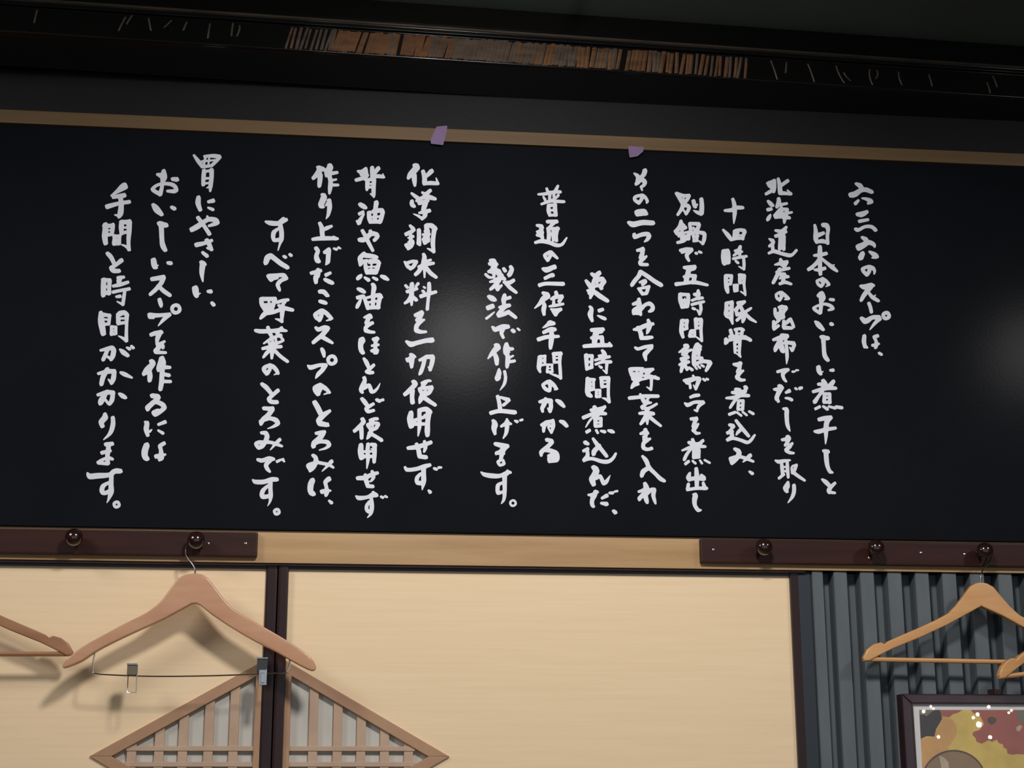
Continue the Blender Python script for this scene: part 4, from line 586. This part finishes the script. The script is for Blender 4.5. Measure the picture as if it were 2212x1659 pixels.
# small dark fitting hanging from the ceiling
p = beam_pt(1266, 30, zC)
p = at(1267, 8, -.32); p.z = zC
bm = bmesh.new(); bmesh.ops.create_cone(bm, cap_ends=True, segments=20, radius1=.012, radius2=.014, depth=.03, matrix=Matrix.Translation((p.x, p.y, zC-.015)))
tag(bmo('ceiling_fitting', bm, M['gloss'], smooth=True), 'small dark round fitting on the ceiling above the beam', 'fitting')

# ------------------------------------------------------------------ coat racks
def lathe(bm, prof, org, seg=24):
    """prof (r, d): radius and distance out of the wall (towards -Y)"""
    rings = [[bm.verts.new((org[0]+r*math.cos(2*math.pi*j/seg), org[1]-d, org[2]+r*math.sin(2*math.pi*j/seg))) for j in range(seg)] for r, d in prof]
    for A, B in zip(rings[:-1], rings[1:]):
        for j in range(seg): bm.faces.new((A[j], A[(j+1) % seg], B[(j+1) % seg], B[j]))
    bm.faces.new(rings[0]); bm.faces.new(rings[-1][::-1])
YR = -.005
def rack(label, x0, x1, knobs, screws, side):
    z1 = at(x1 if side < 0 else x0, 1149.5 if side < 0 else 1163.5, YR).z; z0 = at(x1 if side < 0 else x0, 1202.5 if side < 0 else 1215, YR).z
    X0 = at(x0, 1180, YR).x if side > 0 else -1.25; X1 = at(x1, 1180, YR).x if side < 0 else 2.3
    r = thing('coat_rack', label, 'coat rack', ((X0+X1)/2, .008, (z0+z1)/2))
    boxo('rack_board', X0, X1, YR, .0078, z0, z1, M['rack'], r, bevel=.003)
    zc = (z0+z1)/2
    for kx, ky in knobs:
        q = at(kx, ky, -.03); bm = bmesh.new()
        pr = [(.0095, 0), (.0095, .004), (.0058, .008), (.0058, .013)]
        pr += [(.0165*math.sin(a)*1.0+.0001, .0265-.0145*math.cos(a)) for a in [math.pi*(.13+.87*i/12) for i in range(13)]]
        lathe(bm, pr, (q.x, YR, q.z)); bmo('knob', bm, M['knob'], r, smooth=True)
    for sx, sy in screws:
        q = at(sx, sy, YR); bm = bmesh.new(); lathe(bm, [(.0028, -.001), (.0028, .0006), (.0018, .0012)], (q.x, YR, q.z), 12)
        bmo('screw', bm, M['steel'], r, smooth=True)
    return r
rack('dark brown coat rack on the pale lintel, left, carrying the clip hanger', -400, 556, [(160, 1161), (424, 1167)]+[(-104, 1156)], [(450, 1174), (531, 1174)], -1)
rack('dark brown coat rack on the pale lintel, right, above the grey slats', 1513, 2600, [(1650, 1182), (1892, 1184), (2127, 1190), (2353, 1197)], [(1541, 1187.5), (1990, 1194), (2084, 1197), (1878, 1205)], 1)

# ------------------------------------------------------------------ sliding doors
YD = .025
struct(boxo('trim_3', XL, at(1735, 1245, .03).x, .012, .09, zh+.005, zl-.0002, M['lacq'], bevel=.001), 'dark head track over the sliding doors')
DC = XZ(582.5, 1634, YD); HX0 = DC[0]-XZ(193, 1634, YD)[0]; HX1 = XZ(971, 1634, YD)[0]-DC[0]
HZ = XZ(593, 1413, YD)[1]-DC[1]; zc = DC[1]; slope = HZ/((HX0+HX1)/2)
FR = .0195      # diamond frame width
def door(name, label, xa, xb, stile_x, tip_x, sgn):
    """sgn -1: the diamond's tip points left; stile_x is the meeting edge of the paper"""
    d = thing(name, label, 'x', ((xa+xb)/2, YD, 0)); del d['category']; d['kind'] = 'structure'
    y0, y1 = YD, YD+.022
    zt = zh
    hs = abs(stile_x-tip_x)*slope
    if sgn < 0:
        pts = [(stile_x, zt), (stile_x, zc+hs), (tip_x, zc), (xa+.02, zc), (xa+.02, zt)]
        low = [(stile_x, .03), (stile_x, zc-hs), (tip_x, zc), (xa+.02, zc), (xa+.02, .03)]
    else:
        pts = [(stile_x, zt), (stile_x, zc+hs), (tip_x, zc), (xb-.026, zc), (xb-.026, zt)]
        low = [(stile_x, .03), (stile_x, zc-hs), (tip_x, zc), (xb-.026, zc), (xb-.026, .03)]
    bm = bmesh.new(); prism(bm, pts, y0+.004, y1); prism(bm, low, y0+.004, y1); bmo('paper_panel', bm, M['paper'], d)
    boxo('top_rail', xa, xb, y0, y1, zt, zt+.022, M['lacq'], d)
    boxo('bottom_rail', xa, xb, y0, y1, .005, .03, M['lacq'], d)
    if sgn < 0:
        boxo('stile', stile_x, xb, y0-.004, y1, .005, zt+.022, M['lacq'], d, bevel=.004)
        boxo('stile', xa, xa+.02, y0, y1, .005, zt+.022, M['lacq'], d)
    else:
        boxo('stile', xa, stile_x, y0-.008, y1, .005, zt+.022, M['lacq'], d, bevel=.005)
        boxo('stile', xb-.026, xb, y0-.004, y1, .005, zt+.022, M['lacq'], d, bevel=.003)
    # half diamond lattice window
    w = bpy.data.objects.new('lattice_window', None); C.objects.link(w); w.location = (stile_x, YD, zc); w.parent = d; w.matrix_parent_inverse = Matrix.Translation(-d.location)
    bpy.context.view_layer.update()
    def wl(o): o.parent = w; o.matrix_parent_inverse = w.matrix_world.inverted(); return o
    nx = sgn; L = math.hypot(1, slope); t = FR*L      # vertical thickness of a slanted bar
    ti = t/slope                                       # horizontal thickness at the tip
    for s in (1, -1):
        q = [(tip_x, zc), (stile_x, zc+s*hs), (stile_x, zc+s*(hs-t)), (tip_x-nx*ti, zc)]
        bm = bmesh.new(); prism(bm, q, y0-.001, y1-.004); wl(bmo('frame_bar', bm, M['lattice'], bevel=.0015))
    # jamb beside the stile
    j0, j1 = sorted((stile_x, stile_x+nx*.0115)); hj = hs-t-.002
    wl(boxo('jamb', j0, j1, y0-.0008, y1-.006, zc-hj, zc+hj, M['lattice'], bevel=.001))
    def hx(X): return max(0, (abs(X-tip_x)-ti)*slope)
    bars = [504, 450, 395, 344, 285] if sgn < 0 else [676, 729, 780, 831, 883]
    for b in bars:
        X = XZ(b, 1600, YD)[0]; hb = hx(X+nx*.0085)+.004; hb2 = hx(X-nx*.0085)+.004
        q = [(X+nx*.0085, zc-hb), (X+nx*.0085, zc+hb), (X-nx*.0085, zc+hb2), (X-nx*.0085, zc-hb2)]
        bm = bmesh.new(); prism(bm, q, y0+.004, y0+.012); wl(bmo('lattice_bar', bm, M['lattice_bar'], bevel=.0008))
    for dz in (.0142, -.0142):
        xe = tip_x-nx*(ti+abs(dz)/slope); q = sorted((stile_x+nx*.011, xe))
        wl(boxo('lattice_bar', q[0], q[1], y0+.0025, y0+.008, zc+dz-.0042, zc+dz+.0042, M['lattice_bar'], bevel=.0008))
    q = [(tip_x-nx*ti*.6, zc), (stile_x, zc+hs-t*.5), (stile_x, zc-hs+t*.5)]
    wl(prismo('shoji_paper', q, y0+.0125, y0+.0135, M['shoji']))
    return d
xm = XZ(595, 1400, YD)[0]
door('door_1', 'left cream papered sliding door with half of a diamond lattice', xm-1.0, xm-.0008, XZ(567, 1450, YD)[0], XZ(193, 1634, YD)[0], -1)
door('door_2', 'right cream papered sliding door with half of a diamond lattice', xm+.0008, XZ(1740, 1400, YD)[0], XZ(617, 1450, YD)[0], XZ(971, 1635, YD)[0], 1)

# ------------------------------------------------------------------ slate slatted partition
YP = .014
x0p = XZ(1733, 1400, YP)[0]
pt = thing('slatted_partition', 'slate blue pleated slat partition right of the sliding doors', 'partition', ((x0p+XR)/2, .06, 0))
boxo('edge_post', x0p, XZ(1761, 1400, YP)[0], .02, .05, .003, zl-.0005, M['slate_dark'], pt)
def slat(xa, wd_, dep):
    """one pleat: a front face turned to the left and a return face falling back to the right"""
    bm = bmesh.new(); th = .004
    pr = [(xa, YP+.001), (xa+.002, YP-.001), (xa+wd_*.49, YP), (xa+wd_*.53, YP+.004), (xa+wd_*.54, YP+dep), (xa+wd_, YP+dep-.004), (xa+wd_, YP+dep+.006), (xa, YP+dep+.006)]
    A = [bm.verts.new((a, b, .003)) for a, b in pr]; B = [bm.verts.new((a, b, zl-.0005)) for a, b in pr]
    bm.faces.new(A); bm.faces.new(B[::-1]); k = len(pr)
    for i in range(k): bm.faces.new((A[i], B[i], B[(i+1) % k], A[(i+1) % k]))
    return bmo('slat', bm, M['slate'], pt)
edges = [1762, 1809, 1867, 1927, 1987, 2046, 2107, 2168, 2228]
xs = [XZ(e, 1400, YP)[0] for e in edges]
while xs[-1] < XR-.056: xs.append(xs[-1]+.0525)
for a, b in zip(xs[:-1], xs[1:]): slat(a, b-a-.0002, .04)

# ------------------------------------------------------------------ hangers
def hanger_body(px, Yh, th, mt, parent, contour=.0, name='shoulder_bar', bevel=.0035):
    pts = [XZ(x, y, Yh) for x, y in px]
    pts = [(a, b) for a, b in pts]; cx = sum(p[0] for p in pts)/len(pts)
    bm = bmesh.new(); prism(bm, pts, Yh-th/2, Yh+th/2)
    bmesh.ops.recalc_face_normals(bm, faces=bm.faces)
    bmesh.ops.bevel(bm, geom=[e for e in bm.edges if abs(e.verts[0].co.y-e.verts[1].co.y) < 1e-6], offset=bevel, segments=3, profile=.6, affect='EDGES', clamp_overlap=True)
    for v in bm.verts: v.co.y -= contour*(v.co.x-cx)**2
    return bmo(name, bm, mt, parent, smooth=True)
def wire(name, pts, r, mt, parent, n=6):
    bm = bmesh.new(); tube(bm, cr(pts, n), r, 8); return bmo(name, bm, mt, parent, smooth=True)
def P3(x, y, Y): p = at(x, y, Y); return (p.x, p.y, p.z)

# front left clip hanger
YH = -.034
q = at(424, 1167, -.02)
hl = thing('clip_hanger', 'wooden hanger with wire bar and two clips, hanging in front of the doors', 'hanger', (q.x, YH, q.z), None)
L = [(140, 1439), (150, 1425), (180, 1400), (225, 1374), (270, 1349), (315, 1326), (345, 1303), (366, 1276), (384, 1253), (400, 1243), (421, 1240), (440, 1243), (454, 1255), (470, 1276), (488, 1299), (511, 1321), (552, 1345), (602, 1374), (646, 1402), (672, 1423), (683, 1443), (674, 1451),
     (642, 1436), (600, 1412), (545, 1383), (495, 1353), (455, 1326), (424, 1304), (395, 1316), (355, 1338), (305, 1361), (255, 1385), (212, 1408), (180, 1430), (144, 1445)]
hanger_body(cr(L+[L[0]], 3)[:-1], YH-.004, .017, M['hang_l'], hl, .35)
wire('hook', [P3(421, 1246, YH-.004), P3(421, 1228, YH-.003), P3(413, 1214, YH+.002), P3(402, 1198, YH+.01), P3(403, 1180, YH+.015), P3(414, 1166, YH+.0175), P3(424, 1161, YH+.0175), P3(436, 1164, YH+.0175), P3(441, 1176, YH+.0175)], .0015, M['steel'], hl)
YW = YH-.012
wire('clip_bar', [P3(207, 1404, YW), P3(202, 1425, YW), P3(200, 1448, YW), P3(206, 1455, YW), P3(240, 1458, YW), P3(330, 1461, YW), P3(450, 1460, YW), P3(560, 1456, YW), P3(612, 1453, YW), P3(621, 1448, YW), P3(626, 1433, YW), P3(623, 1408, YW)], .0014, M['steel'], hl, 5)
def clip(x0, x1, y0, y1, yl, mt, dark):
    a, b = XZ(x0, y0, YW), XZ(x1, y1, YW)
    c = bpy.data.objects.new('clip', None); C.objects.link(c); c.location = (a[0], YW, a[1]); c.parent = hl; c.matrix_parent_inverse = Matrix.Translation(-hl.location)
    bpy.context.view_layer.update()
    def cl(o): o.parent = c; o.matrix_parent_inverse = c.matrix_world.inverted(); return o
    cl(boxo('jaw', a[0], b[0], YW-.007, YW-.002, b[1], a[1], mt, bevel=.001))
    cl(boxo('jaw', a[0], b[0], YW+.002, YW+.006, b[1], a[1], mt, bevel=.001))
    cl(boxo('spring_fold', a[0]-.0005, b[0]+.0005, YW-.0085, YW+.007, a[1]-.0008, a[1]+.0022, M['steel'], bevel=.0008))
    if dark:
        m0, m1 = XZ(x0+4, y1-6, YW), XZ(x1-1, yl, YW)
        cl(boxo('pinch_plate', m0[0], m1[0], YW-.010, YW-.0075, m1[1], m0[1], M['steel'], bevel=.001))
        cl(boxo('pinch_plate', m0[0]+.003, m1[0]-.003, YW-.013, YW-.0102, m1[1]+.004, m0[1]-.006, M['steel'], bevel=.001))
    else:
        l = [P3(x0+1, y1-4, YW-.009), P3(x0-1, yl, YW-.009), P3(x1-2, yl, YW-.009), P3(x1, y1-4, YW-.009)]
        bm = bmesh.new(); tube(bm, l, .0011, 8, close=True); cl(bmo('wire_loop', bm, M['steel'], smooth=True))
clip(276, 296, 1436, 1461, 1496, M['rubber2'], False)
clip(556, 577, 1423, 1453, 1481, M['rubber'], True)

# amber hangers at the right and the dim one at the far left
Y2 = -.03
def suit_hanger(label, mt, group=None):
    q = at(2127, 1190, -.02)
    h = thing('wooden_hanger', label, 'hanger', (q.x, Y2, q.z), group)
    half = [(2118, 1259), (2107, 1260), (2094, 1267), (2081, 1285), (2064, 1308), (2046, 1326), (2020, 1340), (1985, 1356), (1950, 1371), (1916, 1386), (1909, 1392), (1901, 1388), (1886, 1392), (1872, 1403), (1863, 1420), (1865, 1428), (1876, 1428), (1900, 1415), (1926, 1402), (1985, 1378), (2045, 1350), (2085, 1328), (2117, 1310)]
    c0 = at(2118, 1259, Y2).x; la = [XZ(x, y, Y2) for x, y in half]
    tw = .022                                                    # the right arm hangs a little lower
    ra = [(2*c0-a, b-tw*(c0-a)) for a, b in la]
    pts = la[:-1][::-1]+ra[1:] ; pts = la[::-1][1:]+ra[1:-1]+[la[-1]]
    pts = [la[-1]]+la[::-1][1:]+ra[1:-1]
    bm = bmesh.new(); prism(bm, pts, Y2-.0065, Y2+.0065); bmesh.ops.recalc_face_normals(bm, faces=bm.faces)
    bmesh.ops.bevel(bm, geom=[e for e in bm.edges if abs(e.verts[0].co.y-e.verts[1].co.y) < 1e-6], offset=.0025, segments=3, profile=.6, affect='EDGES', clamp_overlap=True)
    bmo('shoulder_bar', bm, mt, h, smooth=True)
    a, b = la[15], ra[15]
    wire('trouser_bar', [(a[0]+.006, Y2, a[1]+.0035), (b[0]-.006, Y2, b[1]+.0035)], .0044, mt, h)
    k = 2118
    wire('hook', [P3(2118, 1264, Y2), P3(2119, 1243, Y2), P3(2126, 1226, Y2+.005), P3(2138, 1211, Y2+.010), P3(2142, 1198, Y2+.0135), P3(2138, 1186, Y2+.0135), P3(2127, 1181, Y2+.0135), P3(2116, 1186, Y2+.0135)], .0015, M['steel'], h)
    return h
h1 = suit_hanger('amber wooden hanger with trouser bar on the right coat rack, fully hanging before the slats', M['hang_r'])
def place(px, py, label, rot, mt=None, dy=0, turn=0):
    c = copy_tree(h1); q0 = at(2127, 1190, -.02); q = at(px, py, -.02)
    c.location = (q.x, Y2+dy, q.z); c.rotation_euler = (0, rot, turn); c['label'] = label
    if mt:
        for ch in c.children:
            if ch.name.split('.')[0] in ('shoulder_bar', 'trouser_bar'):
                ch.data = ch.data.copy(); ch.data.materials[0] = mt
    return c
place(2353, 1197, 'amber wooden hanger cut by the right edge, only its left tip showing', -.128, None, -.004, .17)
place(-104, 1156, 'brown wooden hanger cut by the left edge, half behind the clip hanger', -.02, M['hang_f'], .004)

# ------------------------------------------------------------------ framed poster
YF = -.026
pf = thing('framed_poster', 'dark plum framed poster of a bowl over yellow and red patches', 'picture', (XZ(2110, 1600, YF)[0], YF, XZ(2110, 1600, YF)[1]))
fx0, fz1 = XZ(1950, 1498.5, YF); fz1 = XZ(2100, 1499, YF)[1]
fx1 = fx0+.42; fz0 = fz1-.55
ix0 = XZ(1974, 1540, YF)[0]; iz1 = XZ(2100, 1519.5, YF)[1]; fwid = ix0-fx0; ftop = fz1-iz1
ix1, iz0 = fx1-fwid, fz0+ftop
yb = .0115
for nm, q in (('frame_bar', [(fx0, fz1), (fx1, fz1), (ix1, iz1), (ix0, iz1)]), ('frame_bar', [(fx0, fz0), (fx0, fz1), (ix0, iz1), (ix0, iz0)]), ('frame_bar', [(fx1, fz1), (fx1, fz0), (ix1, iz0), (ix1, iz1)]), ('frame_bar', [(fx0, fz0), (ix0, iz0), (ix1, iz0), (fx1, fz0)])):
    bm = bmesh.new(); prism(bm, q, YF+.0055, yb); bmo(nm, bm, M['frame'], pf, bevel=.003, seg=3)
for q in ([(ix0, iz1), (ix1, iz1), (ix1, iz1-.002), (ix0+.002, iz1-.002)], [(ix0, iz0), (ix0, iz1), (ix0+.002, iz1-.002), (ix0+.002, iz0)]):
    bm = bmesh.new(); prism(bm, q, YF+.0072, YF+.012); bmo('inner_lip', bm, M['frame'], pf)
boxo('mount_card', ix0, ix1, YF+.012, YF+.014, iz0, iz1, M['mat'], pf, bevel=0)
s_ = 5.946
def zp(x, y): return XZ(1840+x/s_, 1480+y/s_, YF+.0115)
def poly(name, pts, mt, d, smoothn=1):
    return prismo(name, [zp(*p) for p in pts], YF+.0118-d*.00015, YF+.0121-d*.00015, M[mt], pf)
B = [(866, 318), (2700, 318), (2700, 2700), (935, 2700), (905, 1064)]
poly('print_ground', B, 'p_gold', 0)
poly('print_patch', [(1160, 400), (1220, 402), (1290, 440), (1345, 520), (1350, 620), (1310, 700), (1245, 790), (1250, 900), (1020, 980), (925, 1064), (905, 1064), (885, 690), (1060, 660), (1120, 520)], 'p_orange', 1)
poly('print_patch', [(866, 318), (1140, 318), (1160, 430), (1110, 520), (1085, 560), (1060, 660), (960, 655), (885, 690), (872, 420)], 'p_soot', 2)
poly('print_patch', [(866, 318), (1060, 318), (1020, 350), (960, 400), (930, 380), (868, 380)], 'p_sage', 3)
poly('print_patch', [(1125, 318), (1420, 318), (1370, 350), (1300, 370), (1255, 410), (1220, 405), (1165, 400)], 'p_red', 3)
poly('print_patch', [(1530, 318), (2700, 318), (2700, 1100), (2350, 1000), (2212, 890), (2110, 885), (2070, 895), (2000, 880), (1990, 820), (1950, 800), (1940, 760), (1890, 745), (1860, 700), (1800, 730), (1760, 705), (1730, 720), (1665, 752), (1600, 725), (1590, 680), (1550, 640), (1560, 600), (1640, 575), (1700, 500), (1650, 400), (1560, 360)], 'p_red', 1)
poly('print_patch', [(2120, 318), (2400, 318), (2400, 440), (2212, 480), (2150, 470), (2130, 400)], 'p_sage', 3)
poly('print_patch', [(1740, 430), (1800, 400), (1860, 430), (1850, 480), (1790, 510), (1750, 480)], 'p_rim', 3)
poly('print_patch', [(2110, 545), (2160, 510), (2190, 530), (2160, 590), (2120, 590)], 'p_cream', 3)
poly('print_bowl', [(1310+425*math.cos(a*math.pi/24), 1255+425*math.sin(a*math.pi/24)) for a in range(48)], 'p_rim', 4)
poly('print_bowl', [(1310+408*math.cos(a*math.pi/24), 1262+408*math.sin(a*math.pi/24)) for a in range(48)], 'p_bowl', 5)
poly('print_patch', [(1120, 905), (1180, 925), (1240, 990), (1250, 1100), (1240, 1300), (1140, 1300), (1150, 1060)], 'p_cream', 6)
gm = bpy.data.materials.new('picture_glass'); gm.use_nodes = True; n = gm.node_tree.nodes; l = gm.node_tree.links; n.remove(n['Principled BSDF'])
tr = n.new('ShaderNodeBsdfTransparent'); gl = n.new('ShaderNodeBsdfGlossy'); gl.inputs['Roughness'].default_value = .01; mx = n.new('ShaderNodeMixShader')
mx.inputs[0].default_value = .045; l.new(tr.outputs[0], mx.inputs[1]); l.new(gl.outputs[0], mx.inputs[2]); l.new(mx.outputs[0], n['Material Output'].inputs[0])
boxo('glass_pane', ix0, ix1, YF+.0085, YF+.0098, iz0, iz1, gm, pf, bevel=0)
hk = XZ(2158, 1494, YF); boxo('hanging_hook', hk[0]-.008, hk[0]+.008, YF+.004, .011, hk[1]-.006, hk[1]+.006, M['lacq'], pf)
# bare bulbs of the room behind the camera; the glass shows them as points of light
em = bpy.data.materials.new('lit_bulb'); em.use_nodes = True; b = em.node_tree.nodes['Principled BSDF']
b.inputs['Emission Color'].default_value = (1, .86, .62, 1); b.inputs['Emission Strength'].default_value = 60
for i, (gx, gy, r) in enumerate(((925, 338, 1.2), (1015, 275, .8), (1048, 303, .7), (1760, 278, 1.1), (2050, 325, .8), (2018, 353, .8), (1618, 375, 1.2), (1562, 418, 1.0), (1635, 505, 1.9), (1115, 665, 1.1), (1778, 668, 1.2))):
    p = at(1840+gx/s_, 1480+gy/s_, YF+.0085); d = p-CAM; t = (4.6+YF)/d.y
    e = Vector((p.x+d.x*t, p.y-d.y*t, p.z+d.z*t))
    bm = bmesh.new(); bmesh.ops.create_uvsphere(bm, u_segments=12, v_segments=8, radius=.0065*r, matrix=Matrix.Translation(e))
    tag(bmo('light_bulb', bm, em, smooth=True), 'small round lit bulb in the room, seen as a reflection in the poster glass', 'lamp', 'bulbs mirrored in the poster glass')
